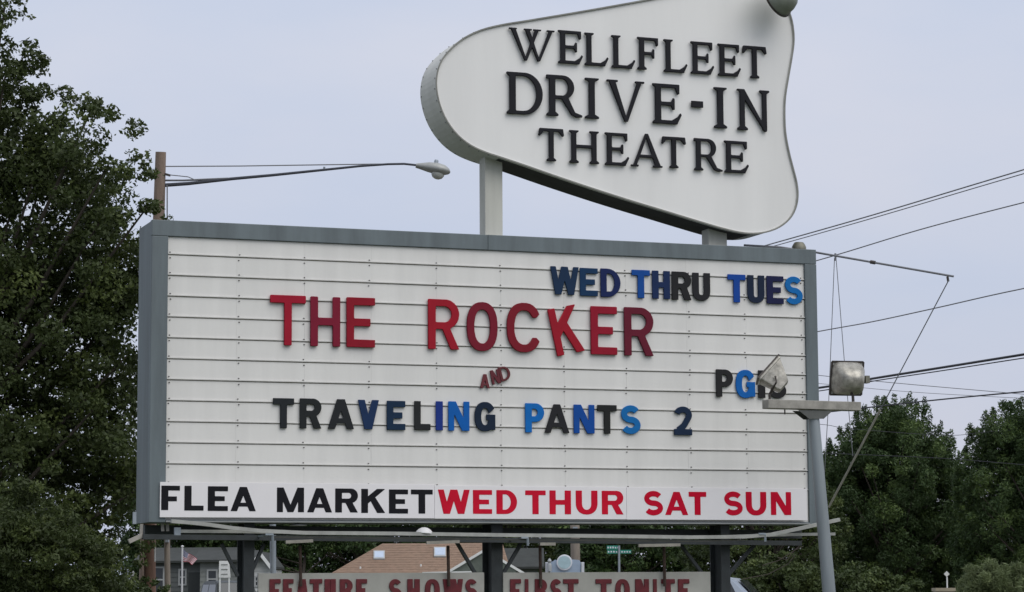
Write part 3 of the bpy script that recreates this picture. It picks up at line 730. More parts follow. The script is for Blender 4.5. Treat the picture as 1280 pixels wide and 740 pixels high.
# ------------------------------------------------------------------ lamp pole in front
LYP = -1.3
pole_t = empty('floodlight_pole', Vector((at(1040, 760, LYP).x, LYP, 0)), 'leaning grey steel pole with a crossarm at the right edge of the marquee', 'pole')
pt = at(1016.5, 516, LYP); pb_ = at(1036.5, 742, LYP); dd = (pb_-pt).normalized(); L0 = pt.z/abs(dd.z)
base = pt+dd*(L0)
MB().tube([base, pt.lerp(base, .5), pt], [.079, .074, .064], 20).build('pole', pole_grey, pole_t, True)
ca = at(956.5, 505.2, LYP-.01); cb = at(1072.5, 508.4, LYP-.01)
MB().bar(ca, cb, .16, .10, bev=.005).build('crossarm', arm_wood, pole_t)
gm = MB()
for yy in (-.075, .07):
    g = [at(994, 513, LYP), at(1037, 514, LYP), at(1026, 524, LYP), at(1008, 524, LYP)]
    gm.prism([p+Vector((0, yy, 0)) for p in g], (0, .006, 0))
gm.tube([pt+Vector((0, 0, -.07)), pt+Vector((0, 0, .03))], .07, 16)
gm.build('gusset', mat('gusset_grey', (.10, .105, .10), .6, .2, var=.25), pole_t)
MB().tube([at(981, 512, LYP-.04), at(981, 518, LYP-.04)], .008, 6).build('bolt', lamp_dark, pole_t)

def flood_box(name, c, look, up, sx, sz, dp, label, boxy=False):
    """trapezoid-backed floodlight; look = direction of the beam"""
    t = empty(name, c, label, 'floodlight', 'floodlights on the crossarm')
    f = Vector(look).normalized(); s_ = f.cross(Vector(up)).normalized(); u = s_.cross(f)
    P = lambda a, b, d: c+s_*a+u*b+f*d
    bm = bmesh.new(); rings = []
    # rounded-rectangle sections from the mouth to the back
    secs = ((dp*.5, 1, 1, 0), (dp*.38, 1, 1, 0), (dp*.36, .93, .93, 0), (-dp*.38, .62, .50, -.10), (-dp*.5, .55, .40, -.11)) if boxy else ((dp*.5, 1, 1, 0), (dp*.35, .97, .97, 0), (dp*.05, .90, .86, 0), (-dp*.25, .74, .64, -.01), (-dp*.42, .55, .44, -.015), (-dp*.5, .34, .26, -.02))
    for d, kx, kz, zo in secs:
        rg = []
        for k in range(24):
            a = 2*math.pi*k/24; ca_, sa = math.cos(a), math.sin(a); p_ = 14 if boxy else (5 if d > 0 else 3.0)
            x = math.copysign(abs(ca_)**(2/p_), ca_)*sx/2*kx; z = math.copysign(abs(sa)**(2/p_), sa)*sz/2*kz+zo*sz
            rg.append(bm.verts.new(P(x, z, d)))
        rings.append(rg)
    for i in range(len(rings)-1):
        for k in range(24): bm.faces.new((rings[i][k], rings[i][(k+1) % 24], rings[i+1][(k+1) % 24], rings[i+1][k]))
    bm.faces.new(rings[-1])
    mb = MB(); mb.bm.free(); mb.bm = bm
    mb.build('housing', lamp_alu, t, True)
    r = MB()
    for (a, b, cc, e) in ((-sx/2, -sz/2, sx/2, -sz/2), (-sx/2, sz/2, sx/2, sz/2), (-sx/2, -sz/2, -sx/2, sz/2), (sx/2, -sz/2, sx/2, sz/2)):
        r.bar(P(a, b, dp*.5), P(cc, e, dp*.5), .022, .018, up=f)
    r.build('bezel', lamp_dark, t)
    g = MB(); g.prism([P(-sx*.49, -sz*.49, dp*.49), P(sx*.49, -sz*.49, dp*.49), P(sx*.49, sz*.49, dp*.49), P(-sx*.49, sz*.49, dp*.49)], f*.004); g.build('lens', glass, t)
    return t, P
# left lamp: seen from the side, beam towards the sign and up to the left
cl = at(971, 471, LYP-.02)
t, P = flood_box('floodlight', cl, (-.62, .42, .62), (.6, 0, .75), .20, .37, .27, 'tilted floodlight on the left end of the crossarm, in front of the rating', True)
MB().tube([cl+Vector((-.02, 0, -.06)), at(962, 494, LYP-.02), at(962, 500, LYP-.02)], .016, 8).build('mount', lamp_dark, t)
y_ = MB()
y_.tube([P(-.10, -.04, 0), P(-.13, -.10, -.06), at(962, 492, LYP-.02)], .012, 6); y_.tube([P(.10, -.04, 0), P(.13, -.10, -.06), at(964, 492, LYP+.04)], .012, 6)
y_.build('yoke', lamp_dark, t)
# right lamp: seen square on from behind
cr_ = at(1063.5, 475, LYP-.02)
t, P = flood_box('floodlight', cr_, (.10, .92, .22), (0, 0, 1), .385, .385, .26, 'square backed floodlight on the right end of the crossarm, outlined against the sky')
MB().tube([P(0, -.15, -.05), at(1066, 494, LYP-.02), at(1066.5, 502, LYP-.02)], .017, 8).build('mount', lamp_dark, t)
MB().bar(P(.185, -.0, .05), P(.235, -.0, .05), .10, .085).build('terminal_box', bronze, t)

# ------------------------------------------------------------------ left utility pole with street lamp
UD = 46
up_top = atd(201, 190, UD); up_bot = atd(183, 745, UD)
upn = empty('utility_pole', Vector((up_bot.x, up_bot.y, 0)), 'tall weathered wooden utility pole behind the left end of the marquee', 'utility pole')
MB().tube([Vector((up_bot.x, up_bot.y, 0)), up_bot, atd(194, 420, UD), up_top], [.155, .15, .125, .098], 16).build('pole', wood_pole, upn, True)
MB().tube([atd(207.5, 232, UD-.1), atd(209, 232, UD-.1), atd(209, 270, UD-.1), atd(207, 420, UD-.1)], .012, 6).build('conduit', wire_grey, upn)
MB().bar(atd(206, 217.5, UD-.05), atd(213, 219.5, UD-.05), .03, .04).build('insulator', lamp_dark, upn)
sla = empty('street_lamp', atd(207, 230, UD), 'cobra head street lamp reaching out on a long arm from the wooden pole', 'street lamp')
arm = [(206, 231.5), (235, 229.5), (290, 223.5), (340, 219), (400, 212.8), (450, 207.6), (485, 205.2), (505, 204.8), (524, 206.8)]
MB().tube([atd(x, y, UD) for x, y in arm], [.036, .034, .03, .027, .024, .022, .021, .021, .021], 8).build('arm', mat('lamp_arm', (.06, .065, .08), .5, .3), sla, True)
MB().tube([atd(x, y, UD) for x, y in ((206, 225.5), (230, 225.5), (262, 224), (285, 223))], .018, 6).build('upper_brace', wire_grey, sla)
MB().tube([atd(x, y, UD) for x, y in ((211, 218.5), (235, 221), (243, 224.5))], .009, 6).build('stay_rod', wire_grey, sla)
h0 = atd(520, 206.5, UD); h1 = atd(563, 214.5, UD); hd = (h1-h0); hl = hd.length; hd.normalize()
bm = bmesh.new(); rings = []
side = hd.cross(Vector((0, 0, 1))).normalized(); uu = side.cross(hd)
for f, wy, tz, bz in ((0, .05, .035, .05), (.12, .07, .055, .06), (.35, .12, .10, .085), (.6, .17, .12, .10), (.82, .16, .10, .09), (.95, .10, .05, .06), (1.0, .03, .0, .03)):
    rg = []
    for k in range(16):
        a = 2*math.pi*k/16; z = math.sin(a); rg.append(bm.verts.new(h0+hd*hl*f+side*math.cos(a)*wy+uu*(z*(tz if z > 0 else bz)+.0)))
    rings.append(rg)
for i in range(len(rings)-1):
    for k in range(16): bm.faces.new((rings[i][k], rings[i][(k+1) % 16], rings[i+1][(k+1) % 16], rings[i+1][k]))
bm.faces.new(rings[0]); bm.faces.new(rings[-1][::-1])
mb = MB(); mb.bm.free(); mb.bm = bm; mb.build('head', mat('lamp_head_grey', (.33, .34, .33), .45, .2), sla, True)
MB().lathe([(.125, .0), (.12, .04), (.09, .085), (.04, .11), (0, .115)], h0+hd*hl*.66-uu*.075, -uu, 18).build('glass_bowl', glass, sla, True)
MB().lathe([(.04, 0), (.04, .05), (.03, .07), (0, .07)], h0+hd*hl*.55+uu*.10, uu, 12).build('photocell', galv, sla, True)
MB().tube([atd(405, 211.5, UD), atd(405.5, 208.5, UD)], .02, 6).build('clip', galv, sla)

g = 'overhead wires'
wire('overhead_wire', [atd(207, 208, UD), atd(300, 207.5, UD+.5), atd(400, 206, UD+1), atd(470, 205, UD+1.4), atd(500, 205.2, UD+1.6)], .011, wire_grey, 'thin level wire above the arm of the street lamp', group=g)

def wpx(pts, d0, d1, r, m, label):
    n = len(pts); P = [atd(x, y, d0+(d1-d0)*i/(n-1)) for i, (x, y) in enumerate(pts)]
    # refine as a smooth curve
    Q = []
    for i in range(n-1):
        p0 = P[max(i-1, 0)]; p1 = P[i]; p2 = P[i+1]; p3 = P[min(i+2, n-1)]
        for j in range(6):
            t = j/6; Q.append(.5*((2*p1)+(p2-p0)*t+(2*p0-5*p1+4*p2-p3)*t*t+(3*p1-p0-3*p2+p3)*t**3))
    Q.append(P[-1])
    wire('overhead_wire', Q, r, m, label, group=g)
wpx([(900, 323), (960, 306), (1090, 269), (1280, 212), (1500, 148)], 52, 40, .012, wire_grey, 'topmost of the wires running to the upper right edge')
wpx([(900, 326), (975, 305.5), (1100, 270), (1280, 217), (1500, 155)], 52, 40, .009, wire_grey, 'second wire from the top, close under the topmost one')
wpx([(900, 356), (1020, 326), (1150, 287), (1280, 253), (1500, 198)], 52, 42, .011, wire_grey, 'single wire climbing right just below the topmost pair')
wpx([(900, 438), (1022, 414.5), (1091, 402), (1172, 384.5), (1280, 360.5), (1500, 318)], 52, 42, .011, wire_grey, 'single wire crossing the open sky at the height of the red title')
wpx([(900, 500), (1022, 485), (1089, 473.5), (1180, 459), (1280, 443), (1500, 408)], 50, 40, .022, wire_mat, 'thick black cable passing behind the right floodlight')
wpx([(900, 503), (1022, 489), (1089, 476.8), (1180, 463), (1280, 447.5), (1500, 414)], 50, 40, .010, wire_mat, 'thin wire sagging just below the thick black cable')
wpx([(900, 455), (1022, 469), (1122, 479), (1242, 489.5), (1400, 503)], 60, 55, .008, wire_grey, 'faint wire sloping down to the right above the pines')
wpx([(900, 530), (1075, 510.5), (1165, 500.5), (1280, 489.5), (1500, 470)], 52, 44, .014, wire_mat, 'dark wire just above the pine tops')
wpx([(900, 468), (1020, 479), (1140, 490), (1280, 498), (1400, 505)], 62, 58, .006, wire_grey, 'faintest wire, between the floodlight and the pine tops')
wpx([(900, 522), (1022, 530), (1064, 536), (1180, 544), (1235, 540), (1400, 526)], 58, 60, .006, wire_mat, 'low wire passing behind the top of the lamp pole')
wpx([(900, 560), (1045, 567), (1180, 573), (1280, 581), (1400, 590)], 58, 54, .007, wire_mat, 'lowest wire, crossing in front of the pines')

# ------------------------------------------------------------------ foliage
def leaf_mesh(name, centers, radii, per, size, rng, aspect=.55, flat=.35, squash=.7, shell=.5, ksize=None):
    """centres of clumps -> leaves (kite-shaped quads bent a little) filling each clump"""
    per = np.asarray(per) if hasattr(per, '__len__') else np.full(len(centers), per)
    C = np.repeat(np.asarray(centers), per, axis=0); Rr = np.repeat(np.asarray(radii), per)
    n = len(C); d = rng.normal(size=(n, 3)); d /= np.linalg.norm(d, axis=1)[:, None]
    rad = (shell+(1-shell)*rng.random(n))**.8*Rr*np.where(rng.random(n) < .1, 1.35, 1)
    P = C+d*rad[:, None]*np.array([1, 1, squash])
    nrm = rng.normal(size=(n, 3))*np.array([1, 1, 1-flat*.5])+d*.6; nrm[:, 2] += flat*1.6
    nrm /= np.linalg.norm(nrm, axis=1)[:, None]
    a = np.cross(nrm, rng.normal(size=(n, 3))); a /= np.linalg.norm(a, axis=1)[:, None]; b = np.cross(nrm, a)
    s = size*(.6+.8*rng.random(n))*(np.repeat(ksize, per) if ksize is not None else 1); L = a*s[:, None]; Wd = b*(s*aspect)[:, None]
    droop = -nrm*(s*.12)[:, None]
    V = np.stack([P-L*.5, P+Wd*.5+droop, P+L*.5, P-Wd*.5+droop], 1).reshape(-1, 3)
    me = bpy.data.meshes.new(name); me.vertices.add(n*4); me.vertices.foreach_set('co', V.ravel().astype('f4'))
    me.loops.add(n*4); me.loops.foreach_set('vertex_index', np.arange(n*4, dtype='i4'))
    me.polygons.add(n); me.polygons.foreach_set('loop_start', np.arange(0, n*4, 4, dtype='i4'))
    try: me.polygons.foreach_set('loop_total', np.full(n, 4, dtype='i4'))
    except Exception: pass
    ct = np.repeat(rng.random(len(centers)), per)
    tone = np.clip(.68*ct+.32*rng.random(n), 0, 1)
    at_ = me.attributes.new('tone', 'FLOAT', 'FACE'); at_.data.foreach_set('value', tone.astype('f4'))
    me.update(calc_edges=True); me.validate()
    return me

def tree(name, sil, dist, depth, ncl, r0, per, size, m, seed, label, cat='tree', group=None, trunk=None, aspect=.55, flat=.35, squash=.7, inner=.15, minr=.5, extra=None, trunk_r=.16, core=None, erode=None, fringe=1.0, spire=0):
    """crown whose outline follows the tree's own silhouette, with real depth"""
    rng = np.random.default_rng(seed); S = np.array(sil, float)
    lo = S.min(0); hi = S.max(0); cx, rx = [], []
    mpp = dist/FPX; wpx_ = (hi[0]-lo[0])
    tries = 0
    while len(cx) < ncl and tries < ncl*60:
        tries += 1
        p = lo+rng.random(2)*(hi-lo)
        r = r0*(minr+(1.25-minr)*rng.random()); rp = r/mpp
        s = float(poly_sdf(S, np.array([p[0]]), np.array([p[1]]))[0])
        if s > -rp*.75: continue
        half = depth*min(1, (-s/(wpx_*.35))**.6+.12)
        dd_ = (rng.random()*2-1)*half
        c = atd(p[0], p[1], dist); v = Vector((Fv.x, Fv.y, 0)).normalized()*dd_
        c = c+v
        if c.z < .15: continue
        cx.append((c.x, c.y, c.z)); rx.append(r)
    kp = [per]*len(cx); ks = [1.0]*len(cx)
    v = Vector((Fv.x, Fv.y, 0)).normalized(); n_main = len(cx)
    # small sprays breaking up the outline
    for i in range(len(S)):
        a, b = S[i], S[(i+1) % len(S)]; L_ = math.hypot(*(b-a)); st = r0/mpp*.42/fringe
        for j in range(int(L_/st)):
            q = a+(b-a)*rng.random(); r = r0*(.22+.36*rng.random()); rp = r/mpp
            nrm = np.array([-(b-a)[1], (b-a)[0]])/max(L_, 1e-6)
            for sg in (1, -1):
                z = q+nrm*sg*rp*(.1+1.3*rng.random())
                if float(poly_sdf(S, np.array([z[0]]), np.array([z[1]]))[0]) < 0:
                    c = atd(z[0], z[1], dist)+v*rng.uniform(-.25, .25)*depth
                    if c.z > .1: cx.append(tuple(c)); rx.append(r); kp.append(max(12, int(per*(r/r0)**2*1.3))); ks.append(1.0)
    if spire:   # upright candles of needles along the top
        for i in range(len(S)):
            a, b = S[i], S[(i+1) % len(S)]
            if min(a[1], b[1]) > 620: continue
            L_ = math.hypot(*(b-a))
            for j in range(max(1, int(L_/13))):
                q = a+(b-a)*rng.random(); hh = rng.uniform(6, 18); ln = rng.uniform(-3, 3)
                for k_ in range(5):
                    r = r0*(.44-.05*k_)*rng.uniform(.8, 1.1); z = (q[0]+ln*k_/4, q[1]+5-hh*k_/4)
                    c = atd(z[0], z[1], dist)+v*rng.uniform(-.02, .02)+v*0
                    cx.append(tuple(c)); rx.append(r); kp.append(max(12, int(40-5*k_))); ks.append(.8)
    # dense inner boughs that stop the light
    nco = core if core is not None else ncl//2; er = erode if erode is not None else r0/mpp*1.5; tries = 0
    while nco > 0 and tries < 40000:
        tries += 1; p = lo+rng.random(2)*(hi-lo)
        if float(poly_sdf(S, np.array([p[0]]), np.array([p[1]]))[0]) > -er: continue
        c = atd(p[0], p[1], dist)+v*(rng.random()*.9-.1)*depth
        if c.z > .1: cx.append(tuple(c)); rx.append(r0*1.25); kp.append(int(per*1.3)); ks.append(1.15); nco -= 1
    tb = trunk if trunk else ((lo[0]+hi[0])/2)
    b = atd(tb, 700, dist); b.z = 0
    t = empty(name, b, label, cat, group)
    topz = max(c[2] for c in cx); A = np.array(cx)
    k = MB(); rr = random.Random(seed)
    tp = [Vector((b.x+rr.uniform(-.1, .1)*i*.4, b.y+rr.uniform(-.1, .1)*i*.4, topz*.8*i/6)) for i in range(7)]; tp[0] = b
    k.tube(tp, [trunk_r*(1-.12*i) for i in range(7)], 10)
    k.build('trunk', bark, t, True)
    k = MB()
    for i in rng.permutation(n_main)[:min(60 if trunk_r > .15 else 5, n_main)]:
        c = Vector(cx[int(i)]); h = min(max(c.z*.55, topz*.06), topz*.72); f = h/(topz*.8)*6; j = int(min(5, f)); s0 = tp[j].lerp(tp[j+1], f-j)
        mid = s0.lerp(c, .5)+Vector((0, 0, -.06*(c-s0).length))
        k.tube([s0, mid, c], [trunk_r*.32, trunk_r*.18, trunk_r*.06], 5, caps=False)
    k.build('limb', bark, t)
    me = leaf_mesh('crown', cx, rx, kp, size, rng, aspect, flat, squash, ksize=np.array(ks))
    link('crown', me, m, t)
    return t
leafA = leafmat('maple_leaf', (.060, .084, .026), (.13, .165, .046), .36)
leafB = leafmat('pine_needles', (.048, .086, .026), (.12, .175, .045), .25)
leafC = leafmat('shrub_leaf', (.066, .095, .030), (.13, .165, .05), .32)
leafD = leafmat('willow_leaf', (.15, .19, .085), (.27, .32, .15), .4)
leafE = leafmat('far_leaf', (.056, .084, .024), (.11, .145, .040), .28)

SIL_L = [(-330, 760), (-330, 120), (-250, -120), (-150, -260), (-60, -230), (0, -120), (26, -10), (38, 12), (46, 34), (40, 70), (64, 66), (52, 96), (66, 118), (108, 118), (132, 124), (150, 140), (172, 145), (182, 168), (186, 200), (200, 225), (188, 244), (206, 262), (214, 275), (216, 330), (214, 520), (224, 640), (180, 690), (176, 760)]
tree('maple_tree', SIL_L, 40, 2.6, 760, .31, 150, .082, leafA, 11, 'big dark leafy tree filling the left side beside the marquee', trunk=-60, trunk_r=.24, core=800, erode=58, fringe=1.25)
# undergrowth at its foot
tree('vine_thicket', [(-120, 760), (-120, 620), (-30, 640), (10, 596), (48, 600), (70, 640), (92, 632), (112, 662), (136, 672), (150, 700), (168, 730), (168, 770)], 34, 1.2, 170, .20, 140, .07, leafA, 12, 'leafy bush at the lower left corner, in front of the big tree', 'bush', trunk=0, aspect=.4, trunk_r=.06)
tree('roadside_bush', [(120, 790), (124, 740), (150, 728), (180, 722), (205, 726), (212, 745), (222, 790)], 35, .5, 26, .15, 120, .07, leafC, 13, 'small bright green bush growing around the foot of the wooden pole', 'bush', trunk=170, trunk_r=.03)
# pines on the right
gp = 'pine trees standing right of the marquee'
tree('pine_tree', [(1018, 775), (1012, 575), (1040, 556), (1052, 538), (1066, 538), (1072, 512), (1092, 515), (1098, 500), (1116, 503), (1134, 498), (1146, 502), (1150, 514), (1157, 508), (1156, 530), (1172, 528), (1176, 542), (1190, 548), (1198, 566), (1210, 580), (1226, 640), (1232, 775)], 66, 2.2, 520, .27, 170, .095, leafB, 21,
     'bushy dark pine directly right of the leaning lamp pole', group=gp, trunk=1120, core=520, erode=14, aspect=.32, flat=.1, squash=.95, spire=1)
tree('pine_tree', [(1196, 775), (1196, 590), (1206, 562), (1214, 535), (1228, 532), (1232, 512), (1246, 516), (1256, 503), (1280, 500), (1330, 490), (1400, 520), (1440, 600), (1450, 775)], 60, 2.2, 460, .25, 170, .088, leafB, 22,
     'dark pine cut off by the right edge of the picture', group=gp, trunk=1320, core=520, erode=14, aspect=.32, flat=.1, squash=.95, spire=1)
# lower mixed trees behind and under the sign
gb = 'trees in the background under the marquee'
for i, (sil, d, mm, lab) in enumerate((
    ([(150, 775), (140, 610), (190, 560), (260, 540), (330, 560), (380, 620), (396, 775)], 122, leafB, 'dark tree behind the flag and the left column'),
    ([(330, 775), (330, 600), (380, 560), (450, 545), (520, 570), (560, 640), (560, 775)], 124, leafB, 'dark tree behind the brown shingle roof'),
    ([(540, 775), (545, 600), (600, 560), (660, 560), (700, 600), (730, 680), (730, 775)], 118, leafE, 'green tree behind the pale blue sign'),
    ([(690, 775), (700, 600), (760, 555), (830, 560), (870, 610), (885, 775)], 112, leafB, 'dark tree behind the green street name sign'),
    ([(850, 775), (860, 610), (900, 570), (960, 565), (1030, 590), (1062, 650), (1062, 775)], 62, leafE, 'green tree between the right column and the lamp pole'))):
    tree('background_tree', sil, d, 2.6, int(260*min(1, d/90)), .0046*d, 100, .0016*d, mm, 40+i, lab, group=gb, aspect=.45, core=280, erode=12)
tree('street_tree', [(176, 690), (172, 650), (200, 630), (300, 632), (420, 640), (470, 662), (440, 686), (400, 694), (352, 690), (330, 682), (300, 694), (262, 703), (240, 690), (205, 700)], 110, 1.4, 130, .36, 120, .13, leafB, 55, 'dark low spreading tree behind the grey house roof', group=gb, aspect=.45, trunk=380, core=110, erode=8, trunk_r=.12)
tree('low_shrub', [(905, 775), (915, 722), (935, 700), (975, 690), (1010, 700), (1035, 715), (1050, 730), (1050, 775)], 56, 1.0, 90, .22, 150, .08, leafC, 60, 'lighter green shrub at the foot of the trees left of the lamp pole', 'bush', trunk=980, trunk_r=.05)
tree('low_shrub', [(1030, 775), (1030, 715), (1060, 700), (1110, 712), (1150, 725), (1165, 775)], 54, 1.0, 80, .22, 150, .08, leafE, 61, 'low dark shrub under the pine right of the lamp pole', 'bush', trunk=1090, trunk_r=.05)
tree('willow_bush', [(1196, 775), (1200, 728), (1208, 708), (1235, 703), (1280, 706), (1340, 700), (1360, 775)], 48, .9, 90, .20, 190, .13, leafD, 62, 'pale grey-green feathery bush in the lower right corner', 'bush', trunk=1270, aspect=.14, flat=-.2, squash=1.1, trunk_r=.05)
# climbing vines with bare stems under the right end of the marquee
t = empty('vine', atd(930, 730, 50), 'bare looping vine stems hanging between the right column and the lamp pole', 'vine')
for pts in (((953, 707), (975, 700), (990, 690), (998, 684), (1003, 675)), ((928, 724), (960, 718), (985, 705), (994, 694)), ((972, 697), (984, 700), (993, 688), (1004, 683))):
    MB().tube([atd(x, y, 50) for x, y in pts], .009, 5).build('stem', bark, t)

# ------------------------------------------------------------------ background poles
def simple_pole(name, x0, y0, x1, y1, d, r0, r1, m, label, cat='pole', cap=None):
    a = atd(x0, y0, d); b = atd(x1, y1, d); dr = (b-a).normalized(); b = a+dr*(a.z/abs(dr.z))
    t = empty(name, b, label, cat)
    MB().tube([b, a.lerp(b, .5), a], [r1, (r0+r1)/2, r0], 12).build('shaft', m, t, True)
    return t, a
t, a = simple_pole('brown_post', 186.5, 600, 187.5, 742, 41, .098, .10, wood_brown, 'thick red-brown wooden post under the left corner of the marquee', 'post')
MB().bar(atd(193.5, 682, 40.8), atd(193.7, 702, 40.8), .02, .025).build('tag_strip', MATS['lamp_white'], t)
t, a = simple_pole('slim_post', 208, 600, 209.5, 742, 43, .05, .055, wood_grey, 'slim pale wooden post right of the red-brown one', 'post')
MB().bar(atd(207, 676, 42.9), atd(211, 676, 42.9), .12, .05).build('band', galv, t)
t, a = simple_pole('wooden_pole', 717, 560, 720, 742, 62, .115, .12, wood_grey, 'pale wooden pole in front of the blue sign, seen below the marquee', 'utility pole')
MB().bar(atd(716, 660, 61.8), atd(722, 660, 61.8), .14, .05).build('band', galv, t)
t, a = simple_pole('grey_post', 341, 650, 341.5, 742, 44, .055, .055, galv, 'thin grey metal post behind the left end of the hanging board', 'post')
MB().lathe([(.07, 0), (.07, .03), (0, .03)], a, (0, 0, 1), 12).build('cap', galv, t)

# flag
fp, a = simple_pole('flagpole', 228, 684, 227.5, 742, 62, .022, .028, mat('flagpole_white', (.55, .56, .57), .4), 'thin white flagpole below the left part of the marquee', 'flagpole')
MB().lathe([(0, .05), (.03, .04), (.04, .02), (.03, 0), (0, -.005)], a, (0, 0, 1), 12).build('finial', MATS['flagpole_white'], fp, True)
flag = empty('flag', atd(228, 690, 62), 'small striped red white and blue flag drooping from the flagpole', 'flag')
def flag_pt(u, v, off=0):
    # u along the fly, v down the hoist (0..1); drooping to the lower right
    x = 228.3+(18-6*v)*u; y = 686.3+v*14.5*(1-.55*u)+u*12.5+math.sin(u*6.5+v)*.9
    p = atd(x, y, 62); n = Vector((Fv.x, Fv.y, 0)).normalized()
    return p+n*(.05*math.sin(u*9+v*2)+off)
red_f = mat('flag_red', (.33, .025, .045), .8); white_f = mat('flag_white', (.62, .60, .62), .8); blue_f = mat('flag_blue', (.05, .07, .17), .8)
def patch(u0, u1, v0, v1, m, name, off=0, n=10):
    bm = bmesh.new(); nv = 3 if v1-v0 > .2 else 1
    G = [[[bm.verts.new(flag_pt(u0+(u1-u0)*i/n, v0+(v1-v0)*j/nv, off+o_)) for j in range(nv+1)] for i in range(n+1)] for o_ in (0, .004)]
    for i in range(n):
        for j in range(nv):
            bm.faces.new((G[0][i][j], G[0][i+1][j], G[0][i+1][j+1], G[0][i][j+1])); bm.faces.new((G[1][i][j], G[1][i][j+1], G[1][i+1][j+1], G[1][i+1][j]))
    mb = MB(); mb.bm.free(); mb.bm = bm; mb.build(name, m, flag)
for k in range(13):
    patch(.42 if k < 7 else 0, 1, k/13, (k+1)/13-.0005, red_f if k % 2 == 0 else white_f, 'stripe')
patch(0, .418, 0, 7/13-.0005, blue_f, 'canton')
# stars on the canton, too small to pick apart
sm = MB()
for r in range(5):
    for c_ in range(6):
        p = flag_pt(.035+.07*c_, .05+.1*r, -.006); rr_ = .006
        sm.box(p-Vector((rr_, .001, rr_)), p+Vector((rr_, .001, rr_)))
st = sm.build('star', white_f, flag); tag(st, kind='stuff')

# ------------------------------------------------------------------ houses
clap_grey = mat('clapboard_grey', (.10, .108, .106), .7, var=.12)
clap_white = mat('clapboard_white', (.5, .51, .5), .7, var=.08)
trim_w = mat('trim_white', (.68, .69, .68), .6, var=.05)
win_glass = mat('window_glass', (.03, .035, .04), .08, var=.1)
roof_brown = mat('roof_brown', (.225, .150, .105), .9, var=.2, scale=5, bump=.3)
roof_grey = mat('roof_grey', (.032, .036, .034), .85, var=.25, scale=3, bump=.3)
house_green = mat('wall_sage', (.13, .15, .13), .8, var=.15)
AX = Vector((Rv.x, Rv.y, 0)).normalized(); AY = Vector((Fv.x, Fv.y, 0)).normalized()
def hp(px, py, d): return atd(px, py, d)
def g2(px, d):  # ground point below a pixel column
    p = atd(px, 732, d); return Vector((p.x, p.y, 0))
def wall_boards(p, q, z0, z1, step, m, parent, th=.03, top=None):
    """clapboard wall between two ground points: lapped boards, each its own part"""
    d = (q-p); L = d.length; d.normalize(); nrm = Vector((d.y, -d.x, 0))
    if nrm.dot(CAM-p) < 0: nrm = -nrm
    n = int((z1-z0)/step)
    bm = bmesh.new()
    for i in range(n):
        za = z0+i*step; zb = za+step
        x0, x1 = 0, L
        if top:
            x0, x1 = top(zb)
            if x1-x0 < .05: continue
        a, b = p+d*x0, p+d*x1
        V = [a+nrm*(th)+Vector((0, 0, za)), b+nrm*(th)+Vector((0, 0, za)), b+nrm*.008+Vector((0, 0, zb)), a+nrm*.008+Vector((0, 0, zb)), a+Vector((0, 0, za)), b+Vector((0, 0, za))]
        v = [bm.verts.new(c) for c in V]; bm.faces.new((v[0], v[1], v[2], v[3])); bm.faces.new((v[0], v[4], v[5], v[1]))
    mb = MB(); mb.bm.free(); mb.bm = bm
    o = mb.build('clapboard', m, parent); tag(o, kind='stuff')
    return o
def window(parent, c, w_, h_, face, sash=True):
    """face = unit vector towards the viewer; c = centre on the wall"""
    s_ = Vector((0, 0, 1)).cross(face).normalized()
    m_ = MB(); t_ = .07
    B = lambda a, b, x0, x1, z0, z1: m_.prism([c+s_*x0+Vector((0, 0, z0))+face*a, c+s_*x1+Vector((0, 0, z0))+face*a, c+s_*x1+Vector((0, 0, z1))+face*a, c+s_*x0+Vector((0, 0, z1))+face*a], face*b)
    B(.035, .03, -w_/2, -w_/2+t_, -h_/2, h_/2); B(.035, .03, w_/2-t_, w_/2, -h_/2, h_/2)
    B(.035, .031, -w_/2+t_, w_/2-t_, -h_/2, -h_/2+t_); B(.035, .031, -w_/2+t_, w_/2-t_, h_/2-t_, h_/2)
    B(.035, .025, -w_/2+t_, w_/2-t_, -.03, .03)
    f = m_.build('window', mat('window_frame_dull', (.36, .37, .37), .7, var=.1), parent)
    g_ = MB(); g_.prism([c+s_*x+Vector((0, 0, z))+face*.034 for x, z in ((-w_/2+.02, -h_/2+.02), (w_/2-.02, -h_/2+.02), (w_/2-.02, h_/2-.02), (-w_/2+.02, h_/2-.02))], face*.004)
    g_.build('pane', win_glass, f)
